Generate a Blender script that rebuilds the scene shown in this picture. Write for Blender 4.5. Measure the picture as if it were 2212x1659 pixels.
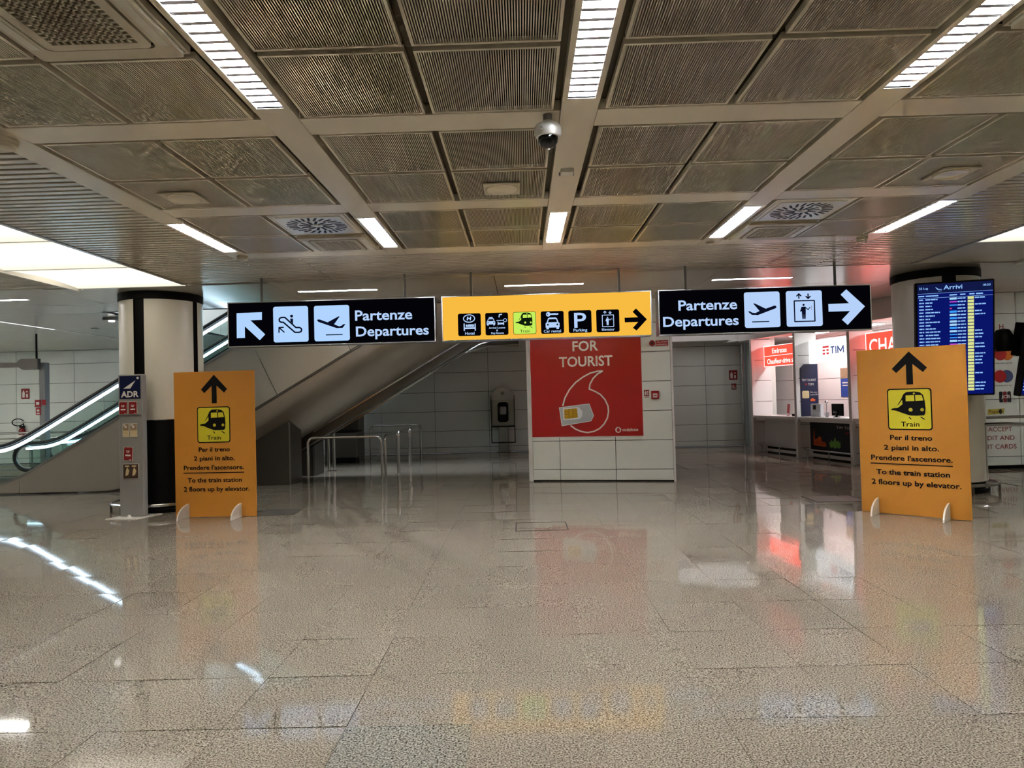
import bpy, bmesh, math, random
from mathutils import Vector, Matrix
from mathutils.geometry import tessellate_polygon
random.seed(7)
for o in list(bpy.data.objects): bpy.data.objects.remove(o)
SC = bpy.context.scene
COL = SC.collection
PI = math.pi

# ------------------------------------------------------------------ camera, world, exposure
CH = 3.2587                     # ceiling height
EXP = 2.65
GAIN = 2 ** EXP
def setup_camera():
    pitch, yaw, roll, f = 0.0199, 0.0143, -0.0265, 1466.56
    cd = bpy.data.cameras.new('camera'); cam = bpy.data.objects.new('camera', cd); COL.objects.link(cam)
    cp, sp, cy, sy = math.cos(pitch), math.sin(pitch), math.cos(yaw), math.sin(yaw)
    fw = Vector((-sy*cp, cy*cp, sp)); rt = Vector((cy, sy, 0)); up = rt.cross(fw)
    c, s = math.cos(roll), math.sin(roll)
    r2 = c*rt + s*up; u2 = -s*rt + c*up
    m = Matrix((r2, u2, -fw)).transposed().to_4x4(); m.translation = (0, 0, 1.55)
    cam.matrix_world = m
    cd.sensor_fit = 'HORIZONTAL'; cd.sensor_width = 36; cd.lens = 36*f/2212
    cd.clip_start = .05; cd.clip_end = 200
    SC.camera = cam
    return fw, r2, u2, f
FW, RT, UP, FPX = setup_camera()
w = bpy.data.worlds.new('world'); SC.world = w; w.use_nodes = True
w.node_tree.nodes['Background'].inputs[0].default_value = (.6, .62, .65, 1)
w.node_tree.nodes['Background'].inputs[1].default_value = .02
SC.view_settings.view_transform = 'Standard'; SC.view_settings.look = 'None'
SC.view_settings.exposure = EXP; SC.view_settings.gamma = 1; SC.view_settings.use_curve_mapping = False
SC.cycles.max_bounces = 5; SC.cycles.diffuse_bounces = 3; SC.cycles.glossy_bounces = 3; SC.cycles.transmission_bounces = 4; SC.cycles.transparent_max_bounces = 10
SC.cycles.caustics_reflective = False; SC.cycles.caustics_refractive = False
SC.cycles.use_adaptive_sampling = True; SC.cycles.adaptive_threshold = .05; SC.cycles.use_light_tree = False; SC.cycles.sample_clamp_indirect = 20
# brightness of the lamps (radiance before exposure)
L_TUBE, L_PANEL, L_SLOT, L_BOOTH, L_LED, L_UPPER = 52.0, .32, 15., 5.0, 1.6, 60

# ------------------------------------------------------------------ materials
def lin(c):
    return tuple((x/255/12.92 if x/255 <= .04045 else ((x/255+.055)/1.055)**2.4) for x in c)
MATS = {}
def mat(name, col, rough=.5, metal=0., spec=.5, noise=None, bump=None, coat=0., **kw):
    m = bpy.data.materials.new(name); m.use_nodes = True; nt = m.node_tree
    b = nt.nodes['Principled BSDF']
    c = lin(col) if max(col) > 1 else col
    b.inputs['Base Color'].default_value = (*c, 1); b.inputs['Roughness'].default_value = rough
    b.inputs['Metallic'].default_value = metal; b.inputs['Specular IOR Level'].default_value = spec
    b.inputs['Coat Weight'].default_value = coat
    tc = nt.nodes.new('ShaderNodeNewGeometry')
    if noise:                      # (scale, strength) of gentle wear in the colour
        n = nt.nodes.new('ShaderNodeTexNoise'); n.inputs['Scale'].default_value = noise[0]; n.inputs['Detail'].default_value = 4
        nt.links.new(tc.outputs['Position'], n.inputs['Vector'])
        r = nt.nodes.new('ShaderNodeMapRange'); r.inputs['To Min'].default_value = 1-noise[1]; r.inputs['To Max'].default_value = 1+noise[1]*.6
        nt.links.new(n.outputs[0], r.inputs[0])
        x = nt.nodes.new('ShaderNodeMix'); x.data_type = 'RGBA'; x.blend_type = 'MULTIPLY'; x.inputs[0].default_value = 1
        x.inputs[6].default_value = (*c, 1); nt.links.new(r.outputs[0], x.inputs[7]); nt.links.new(x.outputs[2], b.inputs['Base Color'])
    if bump:
        n = nt.nodes.new('ShaderNodeTexNoise'); n.inputs['Scale'].default_value = bump[0]
        nt.links.new(tc.outputs['Position'], n.inputs['Vector'])
        bb = nt.nodes.new('ShaderNodeBump'); bb.inputs['Strength'].default_value = bump[1]; bb.inputs['Distance'].default_value = .01
        nt.links.new(n.outputs[0], bb.inputs['Height']); nt.links.new(bb.outputs[0], b.inputs['Normal'])
    MATS[name] = m; return m
def emis(name, col, out, absolute=False):
    """a light-giving surface; 'out' is its brightness on the picture unless absolute"""
    m = bpy.data.materials.new(name); m.use_nodes = True; nt = m.node_tree; nt.nodes.clear()
    e = nt.nodes.new('ShaderNodeEmission'); o = nt.nodes.new('ShaderNodeOutputMaterial')
    c = lin(col) if max(col) > 1 else col
    e.inputs[0].default_value = (*c, 1); e.inputs[1].default_value = out if absolute else out/GAIN
    nt.links.new(e.outputs[0], o.inputs[0]); MATS[name] = m; return m
def glass(name, tint, refl=.12):
    m = bpy.data.materials.new(name); m.use_nodes = True; nt = m.node_tree; nt.nodes.clear()
    t = nt.nodes.new('ShaderNodeBsdfTransparent'); g = nt.nodes.new('ShaderNodeBsdfGlossy'); x = nt.nodes.new('ShaderNodeMixShader')
    f = nt.nodes.new('ShaderNodeFresnel'); o = nt.nodes.new('ShaderNodeOutputMaterial'); f.inputs[0].default_value = 1.45
    t.inputs[0].default_value = (*tint, 1); g.inputs['Roughness'].default_value = .02
    nt.links.new(f.outputs[0], x.inputs[0]); nt.links.new(t.outputs[0], x.inputs[1]); nt.links.new(g.outputs[0], x.inputs[2]); nt.links.new(x.outputs[0], o.inputs[0])
    MATS[name] = m; return m
def granite(name, ramp, rough, scale=120., tint=.06):
    m = bpy.data.materials.new(name); m.use_nodes = True; nt = m.node_tree; b = nt.nodes['Principled BSDF']
    g = nt.nodes.new('ShaderNodeNewGeometry')
    v = nt.nodes.new('ShaderNodeTexNoise'); v.inputs['Scale'].default_value = scale; v.inputs['Detail'].default_value = 3; v.inputs['Roughness'].default_value = .62
    nt.links.new(g.outputs['Position'], v.inputs['Vector'])
    cr = nt.nodes.new('ShaderNodeValToRGB'); el = cr.color_ramp.elements
    while len(el) < len(ramp): el.new(.5)
    for e, (p, c) in zip(el, ramp): e.position = p; e.color = (*lin(c), 1)
    nt.links.new(v.outputs[0], cr.inputs[0])
    big = nt.nodes.new('ShaderNodeTexNoise'); big.inputs['Scale'].default_value = 1.1; big.inputs['Detail'].default_value = 3
    nt.links.new(g.outputs['Position'], big.inputs['Vector'])
    oi = nt.nodes.new('ShaderNodeObjectInfo'); ad = nt.nodes.new('ShaderNodeMath'); ad.operation = 'ADD'
    nt.links.new(big.outputs[0], ad.inputs[0]); nt.links.new(oi.outputs['Random'], ad.inputs[1])
    mr = nt.nodes.new('ShaderNodeMapRange'); mr.inputs['From Max'].default_value = 2; mr.inputs['To Min'].default_value = 1-tint; mr.inputs['To Max'].default_value = 1+tint
    nt.links.new(ad.outputs[0], mr.inputs[0])
    x = nt.nodes.new('ShaderNodeMix'); x.data_type = 'RGBA'; x.blend_type = 'MULTIPLY'; x.inputs[0].default_value = 1
    nt.links.new(cr.outputs[0], x.inputs[6]); nt.links.new(mr.outputs[0], x.inputs[7]); nt.links.new(x.outputs[2], b.inputs['Base Color'])
    n2 = nt.nodes.new('ShaderNodeTexNoise'); n2.inputs['Scale'].default_value = 2.2
    nt.links.new(g.outputs['Position'], n2.inputs['Vector'])
    m2 = nt.nodes.new('ShaderNodeMapRange'); m2.inputs['To Min'].default_value = rough*.7; m2.inputs['To Max'].default_value = rough*1.35
    nt.links.new(n2.outputs[0], m2.inputs[0]); nt.links.new(m2.outputs[0], b.inputs['Roughness'])
    b.inputs['Specular IOR Level'].default_value = .45
    MATS[name] = m; return m
def lamp_panel(name, col, strength, tubes):
    """back-lit diffuser: brighter along the tubes that lie behind it"""
    m = bpy.data.materials.new(name); m.use_nodes = True; nt = m.node_tree; nt.nodes.clear()
    g = nt.nodes.new('ShaderNodeTexCoord'); s = nt.nodes.new('ShaderNodeSeparateXYZ'); nt.links.new(g.outputs['Object'], s.inputs[0])
    a = nt.nodes.new('ShaderNodeMath'); a.operation = 'MULTIPLY'; a.inputs[1].default_value = 2*PI*tubes; nt.links.new(s.outputs['Y'], a.inputs[0])
    c = nt.nodes.new('ShaderNodeMath'); c.operation = 'COSINE'; nt.links.new(a.outputs[0], c.inputs[0])
    r = nt.nodes.new('ShaderNodeMapRange'); r.inputs['From Min'].default_value = -1; r.inputs['To Min'].default_value = strength*.55; r.inputs['To Max'].default_value = strength*1.15
    nt.links.new(c.outputs[0], r.inputs[0])
    e = nt.nodes.new('ShaderNodeEmission'); o = nt.nodes.new('ShaderNodeOutputMaterial'); e.inputs[0].default_value = (*lin(col), 1)
    nt.links.new(r.outputs[0], e.inputs[1]); nt.links.new(e.outputs[0], o.inputs[0]); MATS[name] = m; return m

granite('granite', [(.35, (66, 58, 49)), (.45, (120, 111, 97)), (.55, (165, 155, 139)), (.68, (198, 189, 174))], .05)
granite('granite_new', [(.36, (48, 47, 42)), (.46, (108, 105, 95)), (.55, (158, 154, 141)), (.68, (188, 184, 171))], .16, 105.)
mat('grout', (112, 100, 86), .7)
mat('ceiling_paint', (236, 226, 207), .27, noise=(.8, .06))
mat('ceiling_rib', (210, 199, 181), .3)
mat('ceiling_dark', (46, 40, 33), .8)
mat('ceiling_channel', (112, 100, 84), .6)
mat('slat_metal', (224, 216, 202), .22, .15, noise=(1.5, .05))
mat('soffit', (212, 210, 202), .2, .1, noise=(.9, .04))
mat('plastic_white', (232, 228, 220), .25)
mat('plastic_cream', (206, 196, 174), .45)
mat('cream_gloss', (224, 219, 206), .3, noise=(1.2, .03))
mat('camera_white', (242, 242, 240), .3)
mat('grey_plastic', (150, 150, 148), .4)
mat('black', (6, 6, 7), .5, spec=.12)
mat('totem_grey', (158, 156, 154), .4, .2)
mat('black_gloss', (6, 6, 7), .12)
mat('rubber', (14, 14, 16), .45)
mat('chrome', (205, 205, 205), .16, 1.)
mat('aluminium', (170, 170, 168), .32, .9)
mat('louvre', (215, 222, 232), .22, .85)
mat('phone_steel', (128, 128, 126), .25, .95)
mat('blade', (196, 202, 212), .3, .95)
mat('steel', (190, 182, 170), .38, .72, noise=(2.2, .08))
mat('steel_dark', (98, 94, 88), .4, .8)
mat('wall_white', (230, 235, 228), .28, noise=(.7, .03))
mat('wall_joint', (48, 48, 46), .8)
mat('booth_white', (232, 230, 228), .35)
mat('red_print', (178, 26, 24), .35)
mat('red_sign', (170, 22, 26), .4)
mat('white_print', (235, 228, 224), .5)
mat('card_white', (226, 230, 234), .4)
mat('card_grey', (186, 192, 198), .45)
mat('gold', (214, 168, 44), .35, .3)
mat('gold_line', (120, 90, 24), .5)
mat('board_orange', (216, 144, 50), .45, noise=(3, .03))
mat('board_black', (9, 7, 8), .6, spec=.15)
mat('board_yellow', (222, 208, 40), .5)
mat('foot_white', (226, 220, 208), .5)
mat('navy', (12, 22, 62), .35)
mat('navy_dark', (8, 10, 24), .35)
mat('orange_print', (216, 92, 34), .5)
mat('green_print', (112, 168, 66), .5)
mat('beige_print', (218, 196, 150), .5)
mat('brown_red', (140, 26, 30), .45)
mat('photo_brown', (74, 50, 42), .5, noise=(22, .7))
mat('photo_tan', (168, 140, 112), .5, noise=(26, .6))
mat('blue_print', (40, 70, 150), .45)
mat('paper', (232, 228, 216), .6)
mat('text_red', (150, 34, 34), .5)
mat('text_dark', (40, 30, 34), .5)
mat('mc_red', (190, 30, 30), .5); mat('mc_orange', (222, 120, 36), .5); mat('mc_blue', (70, 84, 130), .5)
mat('pago_yellow', (206, 190, 90), .5)
mat('hatch', (84, 78, 70), .45, 0., noise=(30, .15)); mat('hatch_mat', (60, 58, 56), .7, noise=(60, .2))
mat('led_off', (60, 60, 62), .5)
glass('glass', (.80, .90, .88))
emis('lamp_tube', (1., 1., 1.), L_TUBE, True)
emis('slot_bright', (1., .99, .96), L_SLOT, True); emis('slot_mid', (1., .98, .96), L_SLOT*.7, True); emis('slot_dim', (.9, .9, 1.), L_SLOT*.4, True)
emis('soft_sheet', (1., .95, .93), .12, True)
emis('led_strip', (.62, .82, 1.), L_LED, True)
emis('sign_black', (4, 4, 8), 1.); emis('sign_blue', (176, 212, 255), 1.0); emis('sign_ice', (186, 214, 255), .95)
emis('sign_dark', (10, 14, 34), 1.); emis('sign_amber', (248, 188, 66), 1.0); emis('sign_lime', (196, 240, 92), 1.)
emis('sign_limedark', (14, 26, 10), 1.)
emis('booth_red', (255, 62, 48), 2.5); emis('booth_pink', (255, 224, 216), 2.0); emis('booth_sign_white', (255, 255, 255), 1.35)
emis('booth_text_blue', (70, 82, 140), 1.); emis('booth_text_red', (226, 60, 66), 1.)
emis('booth_lamp', (1., .98, .98), L_BOOTH, True)
emis('screen', (10, 22, 108), .9); emis('screen_band', (18, 26, 74), .9); emis('screen_text', (150, 200, 255), .95); emis('screen_yellow', (226, 232, 150), .95)
emis('screen_blue', (60, 160, 255), .95); emis('screen_magenta', (200, 80, 220), .95); emis('screen_pink', (220, 70, 130), .9); emis('screen_ice', (170, 220, 255), .95)
emis('exit_lamp', (1., .98, .9), 1., True); emis('cove_line', (1., 1., 1.), .2, True)
for k in ('sign_black', 'sign_dark', 'sign_limedark', 'sign_ice', 'sign_lime', 'booth_pink', 'booth_text_blue', 'booth_text_red', 'screen_band', 'screen_text', 'screen_yellow', 'screen_blue', 'screen_magenta', 'screen_pink', 'screen_ice'):
    MATS[k].cycles.emission_sampling = 'NONE'
lamp_panel('luminous', (255, 246, 224), L_PANEL, 1/1.38)

# ------------------------------------------------------------------ mesh helpers
class MB:
    def __init__(s): s.v = []; s.f = []
    def add(s, v, f):
        b = len(s.v); s.v += [tuple(p) for p in v]; s.f += [tuple(i+b for i in q) for q in f]; return s
    def box(s, x0, y0, z0, x1, y1, z1):
        return s.add([(x0,y0,z0),(x1,y0,z0),(x1,y1,z0),(x0,y1,z0),(x0,y0,z1),(x1,y0,z1),(x1,y1,z1),(x0,y1,z1)],
                     [(3,2,1,0),(4,5,6,7),(0,1,5,4),(1,2,6,5),(2,3,7,6),(3,0,4,7)])
    def bbox(s, x0, y0, z0, x1, y1, z1, b=.01):
        """box with chamfered edges (convex hull of the 24 corner points)"""
        pts = []
        for x, sx in ((x0, 1), (x1, -1)):
            for y, sy in ((y0, 1), (y1, -1)):
                for z, sz in ((z0, 1), (z1, -1)):
                    pts += [(x, y+sy*b, z+sz*b), (x+sx*b, y, z+sz*b), (x+sx*b, y+sy*b, z)]
        bm = bmesh.new()
        for p in pts: bm.verts.new(p)
        bmesh.ops.convex_hull(bm, input=bm.verts)
        bmesh.ops.dissolve_limit(bm, angle_limit=.01, verts=bm.verts, edges=bm.edges)
        bm.verts.index_update()
        s.add([v.co for v in bm.verts], [[v.index for v in f.verts] for f in bm.faces]); bm.free(); return s
    def plate(s, outer, y0=0., y1=.004, holes=(), axis='y'):
        """polygon in XZ (facing -Y) extruded from y0 (front) to y1; axis 'z': polygon in XY; axis 'x': polygon in YZ"""
        loops = [list(outer)] + [list(h) for h in holes]
        flat = [p for l in loops for p in l]; n = len(flat)
        tri = tessellate_polygon([[Vector((a, b, 0)) for a, b in l] for l in loops])
        P = {'y': lambda a, b, t: (a, t, b), 'z': lambda a, b, t: (a, b, t), 'x': lambda a, b, t: (t, a, b)}[axis]
        v = [P(a, b, y0) for a, b in flat] + [P(a, b, y1) for a, b in flat]
        f = [tuple(t) for t in tri] + [tuple(i+n for i in reversed(t)) for t in tri]
        k = 0
        for l in loops:
            m = len(l)
            for i in range(m): a, b = k+i, k+(i+1) % m; f.append((a, b, b+n, a+n))
            k += m
        return s.add(v, f)
    def tube(s, path, r, n=10, closed=False):
        P = [Vector(p) for p in path]; m = len(P); rings = []; nrm = None
        for i in range(m):
            if closed: t = (P[(i+1) % m]-P[i-1]).normalized()
            else: t = (P[min(i+1, m-1)]-P[max(i-1, 0)]).normalized()
            if nrm is None:
                nrm = t.orthogonal().normalized()
            else:
                nrm = (nrm - t*nrm.dot(t)).normalized()
            b = t.cross(nrm)
            rings.append([P[i]+r*(math.cos(2*PI*k/n)*nrm+math.sin(2*PI*k/n)*b) for k in range(n)])
        v = [p for q in rings for p in q]; f = []
        for i in range(m if closed else m-1):
            a, b = i*n, ((i+1) % m)*n
            for k in range(n): f.append((a+k, a+(k+1) % n, b+(k+1) % n, b+k))
        if not closed: f += [tuple(range(n-1, -1, -1)), tuple(range((m-1)*n, m*n))]
        return s.add(v, f)
    def lathe(s, prof, n=24, c=(0, 0, 0), a0=0., a1=2*PI):
        full = abs(a1-a0-2*PI) < 1e-6; m = n if full else n+1; v = []; f = []
        for r, z in prof:
            for k in range(m):
                a = a0+(a1-a0)*k/n; v.append((c[0]+r*math.cos(a), c[1]+r*math.sin(a), c[2]+z))
        for i in range(len(prof)-1):
            for k in range(n):
                k2 = (k+1) % m; f.append((i*m+k, i*m+k2, (i+1)*m+k2, (i+1)*m+k))
        return s.add(v, f)
    def sweep(s, secs, cap=True):
        """join equal-length rings of points"""
        n = len(secs[0]); v = [p for q in secs for p in q]; f = []
        for i in range(len(secs)-1):
            for k in range(n): f.append((i*n+k, i*n+(k+1) % n, (i+1)*n+(k+1) % n, (i+1)*n+k))
        if cap: f += [tuple(range(n-1, -1, -1)), tuple(range((len(secs)-1)*n, len(secs)*n))]
        return s.add(v, f)
    def move(s, dx=0, dy=0, dz=0, sx=1, sz=1):
        s.v = [(x*sx+dx, y+dy, z*sz+dz) for x, y, z in s.v]; return s
    def mesh(s, name, m, smooth=False, recalc=True):
        me = bpy.data.meshes.new(name); me.from_pydata(s.v, [], s.f)
        if recalc:
            bm = bmesh.new(); bm.from_mesh(me); bmesh.ops.recalc_face_normals(bm, faces=bm.faces); bm.to_mesh(me); bm.free()
        me.materials.append(MATS[m]); me.validate(); me.update()
        if smooth:
            me.polygons.foreach_set('use_smooth', [True]*len(me.polygons))
            try: me.set_sharp_from_angle(angle=math.radians(35))
            except Exception: pass
        return me
    def build(s, name, m, parent=None, smooth=False, recalc=True, loc=None, label=None):
        return link(name, s.mesh(name, m, smooth, recalc), parent, loc, label)
def link(name, me, parent=None, loc=None, label=None):
    o = bpy.data.objects.new(name, me); COL.objects.link(o)
    if parent is not None: o.parent = parent
    if loc is not None: o.location = loc
    if label: o['label'] = label
    return o
def tag(o, label=None, cat=None, group=None, kind=None):
    if label: o['label'] = label
    if cat: o['category'] = cat
    if group: o['group'] = group
    if kind: o['kind'] = kind
    return o
def thing(name, label, cat, loc=(0, 0, 0), rz=0., group=None, rx=0.):
    o = bpy.data.objects.new(name, None); COL.objects.link(o); o.empty_display_size = .1
    o.location = loc; o.rotation_euler = (rx, 0, rz); return tag(o, label, cat, group)
def struct(name, mb, m, parent=None):
    o = mb.build(name, m, parent)
    if parent is None: o['kind'] = 'structure'
    return o
def copy_tree(o, parent=None):
    c = o.copy(); COL.objects.link(c); c.parent = parent
    for ch in list(o.children): copy_tree(ch, c)
    return c
def circle(cx, cz, r, n=20, rz=None): return [(cx+r*math.cos(2*PI*k/n), cz+(rz or r)*math.sin(2*PI*k/n)) for k in range(n)]
def rrect(x0, z0, x1, z1, r, n=5):
    P = []
    for cx, cz, a in ((x1-r, z0+r, -PI/2), (x1-r, z1-r, 0), (x0+r, z1-r, PI/2), (x0+r, z0+r, PI)):
        for k in range(n+1): P.append((cx+r*math.cos(a+PI/2*k/n), cz+r*math.sin(a+PI/2*k/n)))
    return P
def rect(x0, z0, x1, z1): return [(x0, z0), (x1, z0), (x1, z1), (x0, z1)]
def stroke(mb, path, wd, y0, y1, closed=False):
    m = len(path)
    for i in range(m if closed else m-1):
        a, b = Vector(path[i]), Vector(path[(i+1) % m]); t = (b-a)
        if t.length < 1e-6: continue
        t = t.normalized()*wd/2; n = Vector((-t.y, t.x))
        mb.plate([tuple(a-n), tuple(b-n), tuple(b+n), tuple(a+n)], y0, y1)
    for p in (path if closed else path[1:-1]): mb.plate(circle(p[0], p[1], wd/2, 8), y0, y1)
    return mb
def words(parent, m, y, bold, *lines):
    """one lettering part per line: (string, x0, x1, baseline, cap height)"""
    for l in lines: text(MB(), *l, y, bold).build('lettering', m, parent, recalc=False)
TXT = {}
def glyphs(t, bold):
    if (t, bold) in TXT: return TXT[(t, bold)]
    cu = bpy.data.curves.new('lettering', 'FONT'); cu.body = t; cu.size = 1; cu.offset = bold; cu.resolution_u = 3; cu.fill_mode = 'FRONT'
    o = bpy.data.objects.new('lettering', cu); COL.objects.link(o)
    dg = bpy.context.evaluated_depsgraph_get(); me = bpy.data.meshes.new_from_object(o.evaluated_get(dg))
    v = [tuple(p.co) for p in me.vertices]; f = [tuple(p.vertices) for p in me.polygons]
    bpy.data.objects.remove(o); bpy.data.curves.remove(cu); bpy.data.meshes.remove(me)
    TXT[(t, bold)] = (v, f); return v, f
def text(mb, t, x0, x1, zb, cap, y, bold=.0, center=None, wide=None):
    """flat lettering facing -Y; spans x0..x1, baseline zb, capital height cap"""
    v, f = glyphs(t, bold)
    a, b = min(p[0] for p in v), max(p[0] for p in v); sz = cap/.727
    sx = sz*(wide or 1) if x1 is None else (x1-x0)/(b-a)
    ox = x0-a*sx if center is None else center-(a+b)/2*sx
    mb.add([(p[0]*sx+ox, y, p[1]*sz+zb) for p in v], f); return mb

# ------------------------------------------------------------------ floor
TS = .6; X0T = .32; Y0T = 3.26
def in_view(x, y, z=0., mrg=.3):
    q = Vector((x, y, z-1.55)); d = q.dot(FW)
    if d < .5: return False
    u, v = FPX*q.dot(RT)/d, FPX*q.dot(UP)/d; e = mrg*FPX/d
    return abs(u) < 1106+e and abs(v) < 829.5+e
floor = struct('floor', MB().box(-17, -9, -.2, 14, 21.5, -.006), 'grout')
tm = MB().box(-TS/2+.0012, -TS/2+.0012, -.012, TS/2-.0012, TS/2-.0012, 0).mesh('floor_tile', 'granite')
tn = MB().box(-TS/2+.0012, -TS/2+.0012, -.012, TS/2-.0012, TS/2-.0012, 0).mesh('floor_tile', 'granite_new')
cells = [(X0T+TS*(i+.5), Y0T+TS*(j+.5)) for i in range(-28, 22) for j in range(-20, 29)]
vis = sorted([c for c in cells if in_view(*c)], key=lambda c: c[0]**2+c[1]**2)[:300]
vs = set(vis); rest = MB()
rnd = random.Random(3)
for (x, y) in cells:
    a, b = rnd.gauss(0, .0036), rnd.gauss(0, .0036)
    if (x, y) in vs:
        new = abs(x-(X0T-1.5*TS)) < .01 and abs(y-(Y0T-.5*TS)) < .01
        o = link('floor_tile', tn if new else tm, floor, (x, y, 0)); o.rotation_euler = (a, b, 0)
    else:
        h = TS/2-.0012; zz = lambda dx, dy: dy*a-dx*b
        c = [(-h, -h), (h, -h), (h, h), (-h, h)]
        rest.add([(x+p, y+q, zz(p, q)) for p, q in c]+[(x+p, y+q, -.012) for p, q in c], [(0, 1, 2, 3), (0, 4, 5, 1), (1, 5, 6, 2), (2, 6, 7, 3), (3, 7, 4, 0)])
r = rest.build('floor_tile_field', 'granite', floor, recalc=False); r['kind'] = 'stuff'

# ------------------------------------------------------------------ room shell
def panel_wall(name, xe, ze, y, m, parent=None, rz=0., loc=None, th=.02, gap=.005, back=True, joint='wall_joint', d=.1):
    """wall slab with separate cladding panels; local X along the wall, panels face -Y"""
    w = MB().box(xe[0], y+th, ze[0], xe[-1], y+th+d, ze[-1]).build(name, joint, parent)
    w.location = loc or (0, 0, 0); w.rotation_euler = (0, 0, rz)
    if parent is None: w['kind'] = 'structure'
    for i in range(len(xe)-1):
        for j in range(len(ze)-1):
            wx, wz = xe[i+1]-xe[i], ze[j+1]-ze[j]
            k = (name, round(wx, 3), round(wz, 3), m)
            if k not in PCACHE: PCACHE[k] = MB().bbox(-wx/2+gap, 0, -wz/2+gap, wx/2-gap, th+.004, wz/2-gap, .003).mesh('wall_panel', m)
            link('wall_panel', PCACHE[k], w, ((xe[i]+xe[i+1])/2, y, (ze[j]+ze[j+1])/2))
    return w
PCACHE = {}
ZB = [.02, .165, .635, 1.195, 1.75, 2.31, 2.87, CH]
XB = [-16.3, -14.67, -12.97, -11.4, -9.9] + [-.96+1.555*k for k in range(-5, 5)] + [6.30]
wall_back = panel_wall('wall_back', XB, ZB, 19.5, 'wall_white')
struct('wall_left', MB().box(-16.6, -9, 0, -16.3, 20.5, CH), 'wall_white')
struct('wall_right', MB().box(13.2, -9, 0, 13.5, 20.5, CH), 'wall_white')
struct('wall_rear', MB().box(-16.3, -9.2, 0, 13.2, -9, CH), 'wall_white')

# ------------------------------------------------------------------ ceiling
BX = [.388+1.8*k for k in range(-2, 3)]          # longitudinal beams
BW = .11
RY = [2.2443, 4.0443, 5.8443, 7.6443]; BD = .246  # transverse beams
cb = MB().box(-16.6, -9, CH+.08, 13.5, 12.0, CH+.35)
cb.box(-16.6, 12.0, CH+.08, -7.3, 20.5, CH+.35).box(-.05, 12.0, CH+.08, 13.5, 20.5, CH+.35).box(-7.3, 17.6, CH+.08, -.05, 20.5, CH+.35)
ceiling = struct('ceiling', cb, 'ceiling_channel')
# part of the ceiling that lies behind the viewer: plain sheets level with the beams
MB().box(-4.6, -9, CH, 5.4, 2.2, CH+.05).box(-9.6, -9, CH, -6.3, 7.0, CH+.05).box(7.0, -9, CH, 13.2, 4.0, CH+.05).box(-4.7, -9, CH, -3.33, 3.9, CH+.05).box(4.1, -9, CH, 5.44, 4.0, CH+.05).build('ceiling_sheet', 'ceiling_paint', ceiling)
NEAR = (2.62, 3.92); FAR = (6.245, 7.555)
for x in BX:
    for a, b in ((2.2, NEAR[0]), (NEAR[1], FAR[0]), (FAR[1], 7.89)):
        MB().bbox(x-BW, a, CH, x+BW, b, CH+.07, .003).build('ceiling_beam', 'ceiling_paint', ceiling)
for i in range(4):
    for y in RY:
        MB().bbox(BX[i]+BW+.001, y, CH+.003, BX[i+1]-BW-.001, y+BD, CH+.07, .003).build('ceiling_beam', 'ceiling_paint', ceiling)
PX, PY = .7225, .7345
fr = MB().plate(rect(-PX/2, -PY/2, PX/2, PY/2), 0, .035, [rect(-PX/2+.016, -PY/2+.016, PX/2-.016, PY/2-.016)], axis='z').mesh('ceiling_panel', 'ceiling_paint')
rb = MB(); NR = 56; ix = PX/2-.016; pw = 2*ix/NR
for k in range(NR):
    xc = -ix+pw*(k+.5); rb.box(xc-pw*.24, -PY/2+.016, .004, xc+pw*.24, PY/2-.016, .016)
rbm = rb.mesh('ribbed_infill', 'ceiling_rib')
bkm = MB().box(-ix, -PY/2+.016, .024, ix, PY/2-.016, .03).mesh('backing', 'ceiling_dark')
def panel_xy(i, c, r, k):
    x = BX[i]+BW+.045+PX/2 + c*(PX+.045); y = RY[r]+BD+.02+PY/2 + k*(PY+.045); return x, y
SPECIAL = {(0, 1, 0, 0): 'cassette', (3, 0, 0, 0): 'cassette', (0, 1, 2, 0): 'swirl', (0, 1, 2, 1): 'cassette', (3, 0, 2, 0): 'swirl', (3, 0, 2, 1): 'cassette'}
for i in range(4):
    for r in range(3):
        for c in range(2):
            for k in range(2):
                x, y = panel_xy(i, c, r, k)
                p = link('ceiling_panel', fr, ceiling, (x, y, CH+.002))
                if SPECIAL.get((i, c, r, k)) == 'swirl': continue
                link('ribbed_infill', rbm, p); link('backing', bkm, p)
# slatted side strips and the slatted strip in front of the smooth soffit
def slats(x0, x1, ya, yb, gapx=()):
    wd = x1-x0; me = MB().bbox(-wd/2, -.031, 0, wd/2, .031, .03, .004).mesh('ceiling_slat', 'slat_metal')
    y = ya
    while y < yb:
        o = link('ceiling_slat', me, ceiling, ((x0+x1)/2, y+.05, CH+.004+random.uniform(0, .002))); y += .1
MB().box(-4.69, 3.95, CH+.05, -3.325, 9.45, CH+.06).box(4.10, 4.05, CH+.05, 5.44, 9.45, CH+.06).box(-3.32, 7.9, CH+.05, 4.095, 9.45, CH+.06).box(-9.6, 7.0, CH+.05, -6.32, 9.45, CH+.06).box(7.0, 6.4, CH+.05, 10.2, 9.45, CH+.06).build('slat_backing', 'ceiling_dark', ceiling)
slats(-4.69, -3.325, 3.95, 9.4); slats(4.10, 5.44, 4.05, 9.4)
for a, b in ((-3.32, -2.605), (-2.595, 3.375), (3.385, 4.095)): slats(a, b, 7.9, 9.4)
slats(-9.6, -6.32, 7.0, 9.4); slats(7.0, 10.2, 6.4, 9.4)
MB().box(-4.735, -9, CH-.004, -4.69, 9.45, CH+.06).build('edge_trim', 'aluminium', ceiling)
MB().box(5.44, -9, CH-.004, 5.475, 9.45, CH+.06).build('edge_trim', 'aluminium', ceiling)
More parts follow.
